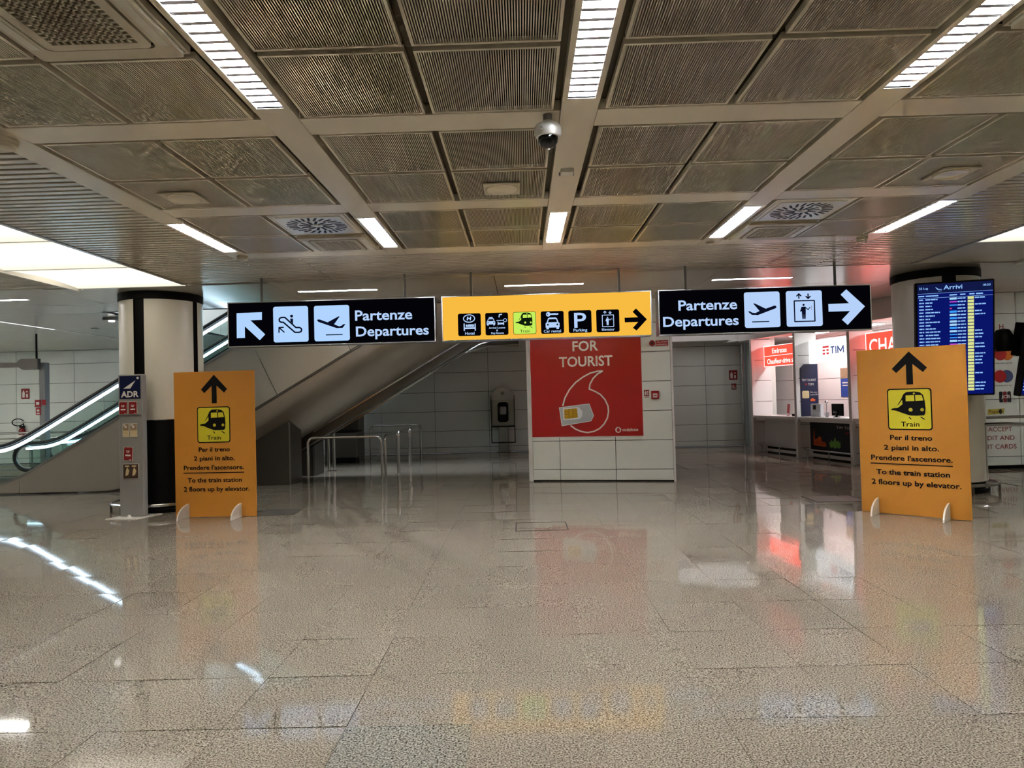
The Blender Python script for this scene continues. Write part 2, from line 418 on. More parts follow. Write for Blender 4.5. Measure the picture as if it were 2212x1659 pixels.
MB().box(-6.32, -9, CH-.03, -6.27, 9.6, CH+.06).build('edge_trim', 'plastic_white', ceiling)
MB().box(6.95, -9, CH-.03, 7.0, 9.6, CH+.06).build('edge_trim', 'plastic_white', ceiling)
# smooth soffit beyond
xs = [-16.3, -13.2, -9.95, -6.75, -3.55, -.35, 2.85, 6.05, 9.2, 13.2]; ys = [9.46, 11.0, 12.0, 14.3, 16.4, 19.5]
for i in range(len(xs)-1):
    for j in range(len(ys)-1):
        if ys[j] >= 12 and -7 < xs[i] < -.4: continue
        x0, x1 = xs[i]+.004, xs[i+1]-.004
        if ys[j] >= 12 and xs[i+1] == -6.75: x1 = -7.25
        g = .05 if xs[i] == -9.95 and ys[j] >= 12 else 0
        a = ys[j]+.004+(.1 if j == 0 and (xs[i] == -6.75 or xs[i] == 6.05) else 0)
        MB().bbox(x0+g, a, CH, x1, ys[j+1]-.004, CH+.05, .003).build('soffit_panel', 'soffit', ceiling)
# stair-well above the escalators
vo = MB().box(-7.4, 11.9, CH, -7.28, 17.7, 6.4).box(-7.4, 11.88, CH, .9, 12.0, 6.4).box(.8, 11.9, CH, .9, 17.7, 6.4).box(-7.4, 17.6, CH, .9, 17.72, 6.4).box(-7.4, 11.88, 6.4, .9, 17.72, 6.5)
vo.build('stairwell_lining', 'soffit', ceiling)
la = bpy.data.lights.new('stairwell_lamp', 'AREA'); la.energy = L_UPPER; la.shape = 'RECTANGLE'; la.size = 4; la.size_y = 2; la.color = (.8, .9, 1)
lo = bpy.data.objects.new('stairwell_lamp', la); COL.objects.link(lo); lo.location = (-4, 14.6, 6.3)

# ------------------------------------------------------------------ luminous ceiling panels
def lum_panel(x0, x1, ya, yb, m, label):
    t = thing('luminous_panel', label, 'ceiling light', ((x0+x1)/2, (ya+yb)/2, CH), 0, 'luminous ceiling panels')
    wx, wy = (x1-x0)/2, (yb-ya)/2-.006; N = 12; sec = []
    for k in range(N+1):
        y = -wy+2*wy*k/N; z = .004+.04*math.sin(PI*k/N)
        sec.append([(-wx, y, z), (wx, y, z), (wx, y, z+.008), (-wx, y, z+.008)])
    MB().sweep(sec).build('diffuser', m, t, smooth=True)
    MB().box(-wx, wy, -.004, wx, wy+.012, .06).build('joint_strip', 'aluminium', t)
    return t
PYE = [9.55, 8.17, 6.79, 5.41]
for (x0, x1, sd) in ((-6.27, -4.735, 'left'), (5.475, 6.95, 'right')):
    for j in range(3):
        last = 'nearest the %s-hand round column' % sd
        nm = ['end panel ' + last, 'middle panel, second from the %s-hand round column' % sd, 'panel at the %s edge of the picture' % sd][j]
        off = (sd == 'right' and j == 0)
        lum_panel(x0, x1, PYE[j+1], PYE[j], 'cream_gloss' if off else 'luminous', ('unlit ' if off else 'glowing ') + 'cream luminous ceiling ' + nm)
    MB().box(x0, -9, CH+.03, x1, 5.40, CH+.04).build('luminous_strip', 'luminous', ceiling)

# ------------------------------------------------------------------ recessed louvre lights
def louvre_light():
    t = thing('louvre_light', 'x', 'ceiling light', (0, 0, 0), 0, 'recessed louvre lights')
    L = .655
    MB().plate(rect(-BW, -L, BW, L), 0, .012, [rect(-.078, -L+.05, .078, L-.05)], axis='z').build('frame', 'ceiling_paint', t)
    h = MB()
    for s in (-1, 1): h.add([(s*.078, -L+.05, .002), (s*.078, L-.05, .002), (s*.05, L-.05, .06), (s*.05, -L+.05, .06)], [(0, 1, 2, 3)])
    for s in (-1, 1): h.add([(-.078, s*(L-.05), .002), (.078, s*(L-.05), .002), (.078, s*(L-.05), .06), (-.078, s*(L-.05), .06)], [(0, 1, 2, 3)])
    h.build('reflector', 'louvre', t, recalc=False)
    bl = MB()
    for k in range(1, 15):
        y = -L+.05+2*(L-.05)*k/15
        bl.plate([(y-.013, .004), (y+.013, .004), (y+.003, .036), (y-.003, .036)], -.076, .076, axis='x')
    bl.build('louvre_blades', 'blade', t)
    for x in (-.03, .03): MB().tube([(x, -L+.07, .046), (x, L-.07, .046)], .011, 8).build('lamp_tube', 'lamp_tube', t, True)
    h = MB().box(-BW, -L, .012, -BW+.006, L, .075).box(BW-.006, -L, .012, BW, L, .075).box(-BW, -L, .069, BW, L, .075).box(-BW, -L, .012, BW, -L+.006, .07).box(-BW, L-.006, .012, BW, L, .07)
    h.build('housing', 'ceiling_paint', t)
    MB().box(-.06, -L+.05, .06, .06, L-.05, .064).build('reflector_top', 'louvre', t)
    return t
LL = louvre_light(); first = True
names = ['leftmost', 'second from left', 'middle', 'second from right', 'rightmost']
for row, y in (('nearer row', (NEAR[0]+NEAR[1])/2), ('far row', (FAR[0]+FAR[1])/2)):
    for k, x in enumerate(BX):
        t = LL if first else copy_tree(LL); first = False
        t.location = (x, y, CH-.001)
        t['label'] = '%s recessed louvre light in the %s, set in the ceiling beam' % (names[k], row)

# ------------------------------------------------------------------ air-conditioning cassettes, swirl diffusers, speakers
def cassette(x, y, label):
    t = thing('air_cassette', label, 'air conditioner', (x, y, CH), 0, 'ceiling air cassettes')
    MB().plate(rrect(-.345, -.35, .345, .35, .02), -.022, -.001, [rrect(-.262, -.262, .262, .262, .04)], axis='z').build('body', 'plastic_cream', t)
    MB().box(-.27, -.27, -.006, .27, .27, -.002).build('recess', 'black', t)
    g = MB().plate(rrect(-.25, -.25, .25, .25, .04), -.026, -.008, [rect(-.2, -.2, .2, .2)], axis='z')
    g.build('grille_frame', 'plastic_cream', t)
    l = MB(); n = 12
    for k in range(1, n):
        a = -.2+.4*k/n; l.box(a-.006, -.2, -.024, a+.006, .2, -.012).box(-.2, a-.006, -.024, .2, a+.006, -.012)
    l.build('lattice', 'plastic_cream', t)
    for s in (-1, 1): MB().box(s*.305-.022, -.24, -.0235, s*.305+.022, .24, -.021).build('air_flap', 'cream_gloss', t)
    return t
def swirl(x, y, label):
    t = thing('swirl_diffuser', label, 'air diffuser', (x, y, CH), 0, 'swirl air diffusers')
    MB().bbox(-.34, -.345, -.001, .34, .345, .02, .004).build('plate', 'ceiling_paint', t)
    MB().bbox(-.30, -.30, -.008, .30, .30, 0, .003).build('face', 'plastic_white', t)
    s = MB()
    for ring, (r0, r1, n, tw, ww) in enumerate(((.185, .28, 26, .25, .022), (.06, .165, 12, .5, .026))):
        for k in range(n):
            a = 2*PI*k/n; p = Vector((r0*math.cos(a), r0*math.sin(a))); q = Vector((r1*math.cos(a+tw*.5), r1*math.sin(a+tw*.5)))
            d = (q-p).normalized(); nn = Vector((-d.y, d.x))*ww/2
            s.plate([tuple(p-nn), tuple(q-nn), tuple(q+nn), tuple(p+nn)], -.0095, -.007, axis='z')
    s.build('slots', 'black', t)
    MB().lathe([(0, -.016), (.03, -.014), (.035, -.008), (.035, 0)], 16).build('hub', 'plastic_white', t, True)
for (i, c, r, k), kd in SPECIAL.items():
    x, y = panel_xy(i, c, r, k)
    if kd == 'cassette':
        cassette(x, y, {(0, 0): 'large cream air-conditioning cassette at the top left corner', (3, 0): 'cream air-conditioning cassette cut off at the top right corner',
                        (0, 2): 'cream air cassette in the far ceiling bay left of the middle, beside a swirl diffuser', (3, 2): 'cream air cassette in the far ceiling bay right of the middle, beside a swirl diffuser'}[(i, r)])
    else:
        swirl(x, y, 'square air diffuser with black swirl slots, on the %s side of the far ceiling bay' % ('left' if i == 0 else 'right'))
for x, y, lb in ((-2.72, 5.49, 'left-hand square ceiling speaker with round grille, above the slatted strip'), (-.12, 5.5, 'square ceiling speaker with round grille nearest the dome camera'), (3.49, 5.47, 'right-hand square ceiling speaker with round grille, near the right slats')):
    t = thing('ceiling_speaker', lb, 'speaker', (x, y, CH), 0, 'square ceiling speakers')
    MB().bbox(-.15, -.15, -.012, .15, .15, .001, .004).build('plate', 'plastic_cream', t)
    MB().lathe([(0, -.016), (.115, -.016), (.125, -.02), (.132, -.016), (.132, -.01)], 28).build('grille', 'ceiling_paint', t, True)
for x, y, r, lb in ((-3.215, 4.2, .075, 'large round cream smoke detector at the left edge of the ceiling grid'), (-3.17, 7.74, .06, 'round smoke detector at the far left corner of the ceiling grid'), (3.90, 7.72, .06, 'round smoke detector at the far right corner of the ceiling grid'), (2.19, 7.73, .05, 'flat round smoke detector under the second light from the right')):
    t = thing('smoke_detector', lb, 'smoke detector', (x, y, CH), 0, 'ceiling smoke detectors'); h = .055 if r > .055 else .025
    MB().lathe([(0, .001), (r, .001), (r*1.02, -h*.4), (r*.92, -h*.45)], 22).build('base', 'plastic_cream', t, True)
    MB().lathe([(r*.92, -h*.42), (r*.95, -h*.8), (r*.75, -h), (0, -h*1.02)], 22).build('head', 'plastic_cream', t, True)
# dome camera, sensor
t = thing('dome_camera', 'white dome security camera with black globe hanging from the ceiling', 'security camera', (.2, 4.1, CH))
MB().lathe([(0, .006), (.028, .006), (.028, -.03), (.034, -.05)], 18).build('stem', 'grey_plastic', t, True)
MB().lathe([(.03, -.035), (.045, -.045), (.07, -.06), (.082, -.08), (.083, -.115), (.072, -.135), (.06, -.137), (.0, -.13)], 28).build('housing', 'camera_white', t, True)
MB().lathe([(.06, -.13), (.062, -.145), (.056, -.17), (.04, -.19), (.018, -.2), (0, -.202)], 24).build('globe', 'black_gloss', t, True)
MB().box(-.05, -.0835, -.105, -.035, -.078, -.098).build('badge', 'grey_plastic', t)
t = thing('ceiling_sensor', 'small square white sensor box on the middle ceiling beam', 'sensor', (.385, 5.11, CH))
MB().bbox(-.05, -.05, -.03, .05, .05, 0, .006).build('body', 'plastic_white', t); MB().box(-.058, .045, -.026, .058, .06, 0).build('bracket', 'grey_plastic', t)
# slot lights in the smooth soffit
for x, m, lb in ((-8.79, 'slot_bright', 'slim bright slot light at the left edge, beyond the glowing panels'), (-3.38, 'slot_bright', 'slim bright slot light above the left black departures sign'), (-.22, 'slot_mid', 'slim slot light with a broken cover above the amber sign'), (2.94, 'slot_dim', 'dim slim slot light above the right black departures sign')):
    t = thing('slot_light', lb, 'ceiling light', (x+.6, 10.33, CH), 0, 'slim slot lights in the soffit')
    MB().plate(rect(-.615, -.06, .615, .06), -.004, .004, [rect(-.6, -.045, .6, .045)], axis='z').build('frame', 'aluminium', t)
    MB().box(-.6, -.045, -.003, .6, .045, .002).build('diffuser', m, t)
MB().box(3.4, 17.3, CH-.003, 6.0, 18.85, CH+.002).build('added_light_sheet', 'soft_sheet', ceiling)  # glowing sheet added out of sight to brighten the recessed wall
# unseen slots added to light the far left and right; some continue the row
for x, y in ((-15.1, 10.33), (-11.95, 10.33), (8.9, 10.33), (-15.1, 16.5), (-15.1, 13.4), (-13.7, 11.9), (-14.6, 14.9), (8.9, 14.5)):
    MB().box(x, y-.045, CH-.003, x+1.2, y+.045, CH+.002).build('added_slot_strip', 'slot_bright', ceiling)
t = thing('cove_light', 'thin white light line along the soffit joint at the far left', 'ceiling light', (-9.93, 13.2, CH)); MB().box(-.03, -1.1, -.006, .03, 1.1, 0).build('diffuser', 'cove_line', t); MB().plate(rect(-.045, -1.12, .045, 3.1), -.003, .002, [rect(-.03, -1.1, .03, 1.1)], axis='z').build('frame', 'aluminium', t)
t = thing('emergency_light', 'small bright emergency lamp on the soffit left of the left column', 'emergency light', (-7.75, 12.75, CH))
MB().bbox(-.12, -.12, -.05, .12, .12, 0, .02).build('body', 'grey_plastic', t); MB().lathe([(0, -.075), (.05, -.07), (.06, -.05), (.06, -.045)], 14).build('lamp', 'exit_lamp', t, True)
MB().lathe([(0, -.03), (.06, -.028), (.075, -.005), (.075, 0)], 16, (-9.04, 14.28, CH)).build('soffit_detector', 'grey_plastic', ceiling, True)

# ------------------------------------------------------------------ hanging signs
L_ARROW = [(-1.273,.445),(-.933,.449),(-.935,.347),(-1.091,.345),(-.894,.15),(-.968,.074),(-1.168,.268),(-1.168,.11),(-1.276,.109)]
R_ARROW = [(.841,.344),(1.115,.346),(1.007,.465),(1.082,.531),(1.32,.299),(1.085,.06),(1.013,.13),(1.125,.243),(.841,.242)]
Y_ARROW = [(1.038,.237),(1.218,.239),(1.147,.314),(1.193,.357),(1.334,.208),(1.193,.062),(1.145,.1),(1.217,.176),(1.04,.176)]
L_PLANE = [(-.183,.33),(-.154,.329),(-.049,.288),(.102,.365),(.115,.362),(.038,.259),(.105,.23),(.133,.236),(.167,.258),(.191,.257),(.152,.208),(.071,.207),(.017,.226),(-.171,.296),(-.188,.313)]
R_PLANE = [(.154,.329),(.134,.346),(.011,.305),(-.136,.381),(-.152,.378),(-.072,.277),(-.127,.251),(-.167,.256),(-.201,.277),(-.224,.272),(-.175,.228),(-.094,.223),(.133,.303),(.15,.312)]
YF = -.10                      # front of the sign boxes
def sign_box(label, cx, face, rods, half=1.385):
    t = thing('hanging_sign', label, 'sign', (cx, 9.15, 2.335), 0, 'lit signs hanging from the ceiling')
    MB().plate(rect(-half-.012, -.012, half+.012, .592), YF-.004, .1, [rect(-half, 0, half, .58)]).build('frame', 'aluminium', t)
    f = MB().box(-half, YF, 0, half, .09, .58).build('face', face, t)
    for x in rods: MB().lathe([(.018, .585), (.018, CH-2.335)], 10, (x-cx, 0, 0)).build('rod', 'grey_plastic', t, True)
    return t, f
def icon(f, x0, z0, x1, z1, m, r=.03): return MB().plate(rrect(x0, z0, x1, z1, r), YF-.004, YF).build('pictogram', m, f)
y1, y0 = YF-.0045, YF-.0065
t, f = sign_box('black lit departures sign with an up-left arrow, left of the amber sign', -2.53, 'sign_black', (-3.5, -1.55))
MB().plate(L_ARROW, y0, YF).build('arrow', 'sign_blue', f)
icon(f, -.78, .037, -.31, .517, 'sign_blue'); icon(f, -.23, .037, .245, .514, 'sign_blue')
e = stroke(MB(), [(-.67,.37),(-.623,.37),(-.477,.23),(-.429,.229),(-.405,.215),(-.4,.194),(-.41,.172),(-.437,.164),(-.491,.166),(-.645,.305),(-.672,.306),(-.695,.318),(-.7,.341),(-.692,.36)], .02, y0, y1, True)
e.plate(circle(-.532, .385, .02), y0, y1).plate([(-.551,.352),(-.513,.352),(-.515,.28),(-.549,.315)], y0, y1)
stroke(e, [(-.64,.238),(-.704,.236),(-.706,.165)], .016, y0, y1); stroke(e, [(-.704,.236),(-.632,.168)], .016, y0, y1)
e.build('escalator_symbol', 'sign_dark', f)
MB().plate(L_PLANE, y0, y1).plate(rect(-.075, .113, .15, .126), y0, y1).build('plane_symbol', 'sign_dark', f)
words(f, 'sign_ice', y0, .019, ('Partenze', .322, 1.09, .302, .138), ('Departures', .33, 1.307, .089, .136))

t, f = sign_box('black lit departures sign with a right arrow, right of the amber sign', 3.255, 'sign_black', (2.24, 4.24), 1.395)
MB().plate(R_ARROW, y0, YF).build('arrow', 'sign_ice', f)
icon(f, -.27, .056, .2, .53, 'sign_ice'); icon(f, .284, .056, .758, .53, 'sign_ice')
MB().plate(R_PLANE, y0, y1).plate(rect(-.174, .127, .052, .14), y0, y1).build('plane_symbol', 'sign_dark', f)
def lift_symbol(mb, x0, z0, w, h, y0, y1, arrows=True):
    U = lambda u, v: (x0+w*u, z0+h*v)
    stroke(mb, [U(0, 0), U(1, 0), U(1, 1), U(0, 1)], w*.06, y0, y1, True)
    mb.plate(circle(*U(.46, .8), w*.055, 12), y0, y1)
    mb.plate([U(.36, .71), U(.56, .71), U(.56, .5), U(.54, .12), U(.47, .12), U(.46, .42), U(.45, .12), U(.38, .12), U(.36, .5), U(.30, .46), U(.28, .5)], y0, y1)
    stroke(mb, [U(.53, .69), U(.68, .56), U(.78, .68)], w*.04, y0, y1)
    for k in range(3): mb.plate(circle(*U(.85, .58+.07*k), w*.02, 6), y0, y1)
    if arrows:
        for u, s in ((.24, 1), (.7, -1)):
            c = 1.22
            stroke(mb, [U(u, c-.12), U(u, c+.12)], w*.06, y0, y1)
            stroke(mb, [U(u-.12, c+s*.0), U(u, c+s*.12), U(u+.12, c+s*.0)], w*.06, y0, y1)
lf = MB(); lift_symbol(lf, .39, .122, .265, .275, y0, y1); lf.build('lift_symbol', 'sign_dark', f)
words(f, 'sign_ice', y0, .019, ('Partenze', -1.144, -.366, .314, .137), ('Departures', -1.352, -.352, .102, .136))

TRAIN = [(.367,1.285),(.435,1.331),(.479,1.405),(.505,1.465),(.54,1.492),(.622,1.495),(.678,1.486),(.713,1.454),(.73,1.378),(.736,1.297),(.73,1.229),(.716,1.209),(.645,1.204),(.574,1.206),(.532,1.22),(.476,1.242),(.419,1.266),(.367,1.273)]
TW = [[(.529,1.449),(.618,1.452),(.621,1.381),(.528,1.379)], [(.631,1.451),(.699,1.45),(.716,1.386),(.633,1.381)], [(.38,1.294),(.449,1.338),(.49,1.398),(.492,1.343),(.441,1.301)]]
def train_symbol(parent, ox, oz, s, y0, y1, dark, light):
    T = lambda L: [((a-.327)*s+ox, (b-1.031)*s+oz) for a, b in L]
    holes = TW + [circle(.577, 1.276, .022, 12), circle(.699, 1.276, .02, 12), circle(.619, 1.472, .011, 8)]
    mb = MB().plate(T(TRAIN), y0, y1)
    mb.plate(T([(.551,1.19),(.565,1.19),(.588,1.162),(.573,1.162)]), y0, y1).plate(T([(.67,1.193),(.687,1.192),(.732,1.161),(.712,1.159)]), y0, y1)
    o = mb.build('train_symbol', dark, parent)
    q = MB()
    for h in holes: q.plate(T(h), y0-.0015, y0)
    q.build('train_window', light, parent)
    return o
t, f = sign_box('long amber lit sign with six pictograms and a black arrow', .355, 'sign_amber', (-.65, 1.345), 1.388)
MB().plate(Y_ARROW, y0, YF).build('arrow', 'sign_black', f)
SQ = [-1.185, -.819, -.447, -.077, .292, .662]
for k, x in enumerate(SQ):
    if k == 2:
        icon(f, x, .055, x+.306, .355, 'sign_limedark', .025); MB().plate(rrect(x+.006, .061, x+.3, .349, .02), y0+.0005, YF).build('pictogram', 'sign_lime', f)
        train_symbol(f, x+.008, .06, .29/.475, y0-.002, y0, 'sign_limedark', 'sign_lime')
        words(f, 'sign_limedark', y0-.001, .005, ('Train', x+.09, x+.22, .078, .04))
    else: icon(f, x, .053, x+.306, .353, 'sign_black', .025)
# hotel
wi = MB()
x = SQ[0]; stroke(wi, [(x+.15+.075*math.cos(a), .285+.05*math.sin(a)) for a in [2*PI*k/20 for k in range(20)]], .012, y0, y1, True)
stroke(wi, [(x+.125,.262),(x+.135,.31)], .016, y0, y1); stroke(wi, [(x+.165,.262),(x+.172,.31)], .016, y0, y1); stroke(wi, [(x+.13,.285),(x+.172,.288)], .012, y0, y1)
wi.plate(rect(x+.075,.12,x+.09,.22), y0, y1).plate(rect(x+.075,.145,x+.235,.165), y0, y1).plate(rect(x+.222,.12,x+.237,.215), y0, y1).plate(rect(x+.105,.17,x+.215,.182), y0, y1).plate(circle(x+.115,.195,.012,10), y0, y1).plate(rrect(x+.13,.186,x+.215,.206,.008), y0, y1)
words(f, 'sign_ice', y0, .01, ('Hotel', x+.093, x+.218, .068, .04))
wi.build('pictogram_symbol', 'sign_ice', f); wi = MB()
# arrival lounge & day rooms
x = SQ[1]
def front_car(mb, cx, z, s):
    U = lambda u, v: (cx+u*s, z+v*s)
    mb.plate([U(-.5,.12),U(-.5,.42),U(-.42,.5),U(-.32,.78),U(-.22,.84),U(.22,.84),U(.32,.78),U(.42,.5),U(.5,.42),U(.5,.12)], y0, y1, [[U(-.34,.5),U(.34,.5),U(.26,.72),U(-.26,.72)], circle(*U(-.34,.33), s*.07, 8), circle(*U(.34,.33), s*.07, 8)])
    mb.plate([U(-.45,.0),U(-.27,.0),U(-.27,.14),U(-.45,.14)], y0, y1).plate([U(.27,.0),U(.45,.0),U(.45,.14),U(.27,.14)], y0, y1)
front_car(wi, x+.075, .185, .115); wi.plate(rect(x+.05,.285,x+.1,.297), y0, y1)
stroke(wi, [(x+.185,.29),(x+.19,.325),(x+.225,.33)], .014, y0, y1); wi.plate(rect(x+.15,.245,x+.25,.253), y0, y1)
stroke(wi, [(x+.265+.022*math.cos(a),.249+.022*math.sin(a)) for a in [2*PI*k/12 for k in range(12)]], .007, y0, y1, True)
wi.plate(rect(x+.165,.185,x+.175,.232), y0, y1).plate(rect(x+.165,.195,x+.25,.218), y0, y1).plate(rect(x+.24,.185,x+.25,.225), y0, y1)
words(f, 'sign_ice', y0, .02, ('Arrival Lounge', x+.045, x+.265, .14, .024)); words(f, 'sign_ice', y0, .02, ('&', x+.143, x+.168, .106, .024)); words(f, 'sign_ice', y0, .02, ('Day Rooms', x+.075, x+.245, .068, .026))
wi.build('pictogram_symbol', 'sign_ice', f); wi = MB()
# car rental
x = SQ[3]; front_car(wi, x+.155, .112, .185)
wi.plate(circle(x+.1,.312,.03,14), y0, y1, [circle(x+.088,.312,.008,8)]).plate([(x+.12,.302),(x+.225,.302),(x+.24,.313),(x+.225,.325),(x+.21,.318),(x+.2,.325),(x+.12,.322)], y0, y1)
words(f, 'sign_ice', y0, .012, ('Car rental', x+.035, x+.265, .068, .038))
wi.build('pictogram_symbol', 'sign_ice', f); wi = MB()
# parking
x = SQ[4]; text(wi, 'P', x+.075, x+.235, .125, .205, y0, .012); words(f, 'sign_ice', y0, .012, ('Parking', x+.062, x+.245, .072, .038))
wi.build('pictogram_symbol', 'sign_ice', f); wi = MB()
# elevator
x = SQ[5]; lift_symbol(wi, x+.08, .125, .15, .155, y0, y1); words(f, 'sign_ice', y0, .012, ('Elevator', x+.07, x+.24, .072, .034))
wi.build('pictogram_symbol', 'sign_ice', f)

# ------------------------------------------------------------------ orange train boards
def board(a, b, label):
    a = Vector(a); b = Vector(b); d = b-a
    t = thing('information_board', label, 'sign board', (a.x, a.y, 0), math.atan2(d.y, d.x), 'orange train boards')
    W, H = 1.168, 2.025
    p = MB().bbox(-.01, 0, .005, W-.01, .02, H, .002).build('panel', 'board_orange', t)
    A, B = -.002, .0
    MB().plate([(.579,1.978),(.766,1.776),(.722,1.724),(.614,1.825),(.614,1.581),(.543,1.58),(.543,1.825),(.435,1.724),(.388,1.776)], A, B).build('arrow', 'board_black', p)
    MB().plate(rrect(.325, 1.032, .802, 1.533, .035), A, B).build('symbol_border', 'board_black', p)
    MB().plate(rrect(.338, 1.046, .789, 1.519, .028), A-.001, A).build('symbol_field', 'board_yellow', p)
    train_symbol(p, .327, 1.031, 1, A-.002, A-.001, 'board_black', 'board_yellow')
    words(p, 'board_black', A-.0015, .008, ('Train', .467, .664, 1.074, .062))
    words(p, 'board_black', A-.0015, .02, ('Per il treno', .342, .792, .91, .063), ('2 piani in alto.', .27, .858, .788, .062), ("Prendere l'ascensore.", .12, .99, .66, .063),
          ('To the train station', .174, .958, .486, .063), ('2 floors up by elevator.', .116, 1.068, .361, .065))
    MB().plate(rect(.112, .61, .99, .622), A, B).build('rule', 'board_black', p)
    for s in (.182, .937):
        q = [(0, .001), (-.29, .001)]+[(-.29*math.cos(k*PI/16), .001+.19*math.sin(k*PI/16)) for k in range(1, 9)]
        MB().plate(q, s-.009, s+.009, axis='x').build('foot', 'foot_white', t)
        q2 = [(.02, .001), (.29, .001)]+[(.02+.27*math.cos(k*PI/16), .001+.19*math.sin(k*PI/16)) for k in range(1, 9)]
        MB().plate(q2, s-.009, s+.009, axis='x').build('foot', 'foot_white', t)
    return t
board((-4.86, 9.43), (-3.71, 9.35), 'orange train information board standing beside the leaflet totem and left column')
board((4.245, 8.63), (5.125, 7.795), 'orange train information board standing turned, in front of the arrivals screen')

# ------------------------------------------------------------------ round columns
def column(cx, cy, R, label, stripes, skirt_z):
    t = thing('round_column', label, 'column', (cx, cy, 0), 0, 'round clad columns')
    MB().lathe([(R-.02, 0), (R-.02, CH)], 64).build('core', 'black', t, True)
    MB().lathe([(R-.02, CH-.11), (R+.012, CH-.11), (R+.012, CH-.004), (R-.02, CH-.004)], 64).build('top_band', 'black', t, True)
    MB().lathe([(R+.0, 0), (R+.02, .0), (R+.02, .05), (R, .06)], 48).build('plinth', 'black', t, True)
    st = sorted(stripes)
    for i, (a, hw) in enumerate(st):
        a0 = a+hw; a1 = (st[(i+1) % len(st)][0]-st[(i+1) % len(st)][1])
        if a1 <= a0: a1 += 2*PI
        z0 = skirt_z
        MB().lathe([(R-.015, z0), (R, z0), (R, CH-.12), (R-.015, CH-.12)], 28, a0=a0, a1=a1).build('cladding', 'cream_gloss', t, True)
    MB().lathe([(R+.0, skirt_z-.004), (R+.004, skirt_z-.004), (R+.004, skirt_z+.004), (R, skirt_z+.004)], 64).build('trim_ring', 'chrome', t, True)
    rr = R+.13
    MB().tube([(rr*math.cos(2*PI*k/48), rr*math.sin(2*PI*k/48), .13) for k in range(48)], .024, 10, True).build('bumper_ring', 'chrome', t, True)
    for k in range(6):
        a = PI/6+2*PI*k/6; MB().tube([(rr*math.cos(a), rr*math.sin(a), .0), (rr*math.cos(a), rr*math.sin(a), .12)], .018, 8).build('bumper_post', 'steel_dark', t, True)
    return t
D = math.radians
column(-5.54, 10.4, .58, 'cream round column with black base, behind the leaflet totem', [(D(-93.5), D(8)), (D(-10), D(5)), (D(92), D(6)), (D(180), D(6))], 1.36)
column(6.32, 10.4, .58, 'cream-grey round column carrying the arrivals screen', [(D(-103), D(9)), (D(-10), D(5)), (D(92), D(6))], .16)

# ------------------------------------------------------------------ leaflet totem
t = thing('leaflet_totem', 'tall grey leaflet totem with a blue logo panel, left of the orange board', 'leaflet stand', (-5.555, 9.55, 0), D(-4))
MB().bbox(-.18, 0, .012, .18, .1, 2.02, .008).build('body', 'totem_grey', t)
MB().plate([(-.27, -.18), (.18, -.18), (.30, .24), (-.2, .24)], 0, .01, axis='z').build('base_plate', 'plastic_white', t)
MB().lathe([(0, .05), (.025, .03), (.03, .01)], 12, (0, -.06, 0)).build('foot_cap', 'plastic_white', t, True)
lp = MB().plate(rect(-.155, 1.675, .155, 2.0), -.004, 0).build('logo_panel', 'navy', t)
lg = MB().plate([(-.10, 1.82), (.085, 1.935), (.005, 1.82)], -.006, -.004).plate(circle(.118, 1.968, .018, 14), -.006, -.004)
lg.build('logo_mark', 'white_print', lp); words(lp, 'white_print', -.0055, .03, ('ADR', -.135, .13, 1.7, .085))
MB().box(-.165, -.012, 1.435, .165, 0, 1.45).build('shelf', 'aluminium', t)
def leaflet(lx, lz, w, h, kind, label, tilt=0., dz=-.014):
    M = Matrix.Rotation(D(-4), 4, 'Z'); p = M @ Vector((lx, dz, lz))
    o = thing('leaflet', label, 'leaflet', (-5.555+p.x, 9.55+p.y, p.z), D(-4), 'leaflets on the totem'); o.rotation_euler = (0, tilt, D(-4))
    MB().box(-w/2-.006, .001, 0, w/2+.006, .01, h+.006).build('stack', 'paper', o)
    if kind == 'red':
        MB().box(-w/2, -.001, .004, w/2, .001, h).build('cover', 'brown_red', o)
        q = stroke(MB(), [(-.022, h*.78), (-.02, h*.64), (.008, h*.62), (.02, h*.76)], .008, -.0025, -.001); q.plate(circle(.0, h*.72, .008, 8), -.0025, -.001)
        q.plate(rrect(-w*.32, h*.34, w*.32, h*.46, .01), -.0025, -.001).plate(rect(w*.15, h*.06, w*.38, h*.1), -.0025, -.001); q.build('print', 'white_print', o)
    elif kind == 'photo':
        MB().box(-w/2, -.001, .004, w/2, .001, h*.5).build('cover', 'beige_print', o); MB().box(-w/2, -.001, h*.5, w/2, .001, h).build('picture', 'photo_tan', o)
        q = MB().plate(circle(0, h*.78, .018, 12), -.0025, -.001).plate(rect(-w*.4, h*.86, -w*.1, h*.97), -.0025, -.001).plate(rect(-w*.3, h*.1, w*.3, h*.13), -.0025, -.001).plate(rect(-w*.3, h*.2, w*.3, h*.22), -.0025, -.001); q.build('print', 'white_print', o)
    else:
        MB().box(-w/2, -.001, .004, w/2, .001, h).build('cover', 'photo_brown', o)
        q = MB()
        for k in range(2):
            c = -w*.22+w*.46*k; q.plate([(c-.03, h*.2), (c+.01, h*.25), (c+.03, h*.55), (c+.0, h*.8), (c-.02, h*.6)], -.0025, -.001).plate(rect(c-.035, h*.82, c+.03, h*.92), -.0025, -.001)
        q.build('print', 'beige_print', o)
    return o
leaflet(-.1, 1.455, .115, .175, 'red', 'red leaflet on the left of the top totem shelf')
leaflet(.045, 1.455, .115, .175, 'red', 'red leaflet on the right of the top totem shelf')
leaflet(-.065, 1.135, .085, .185, 'photo', 'photo leaflet on the left of the second totem row'); leaflet(.05, 1.135, .095, .185, 'photo', 'photo leaflet on the right of the second totem row')
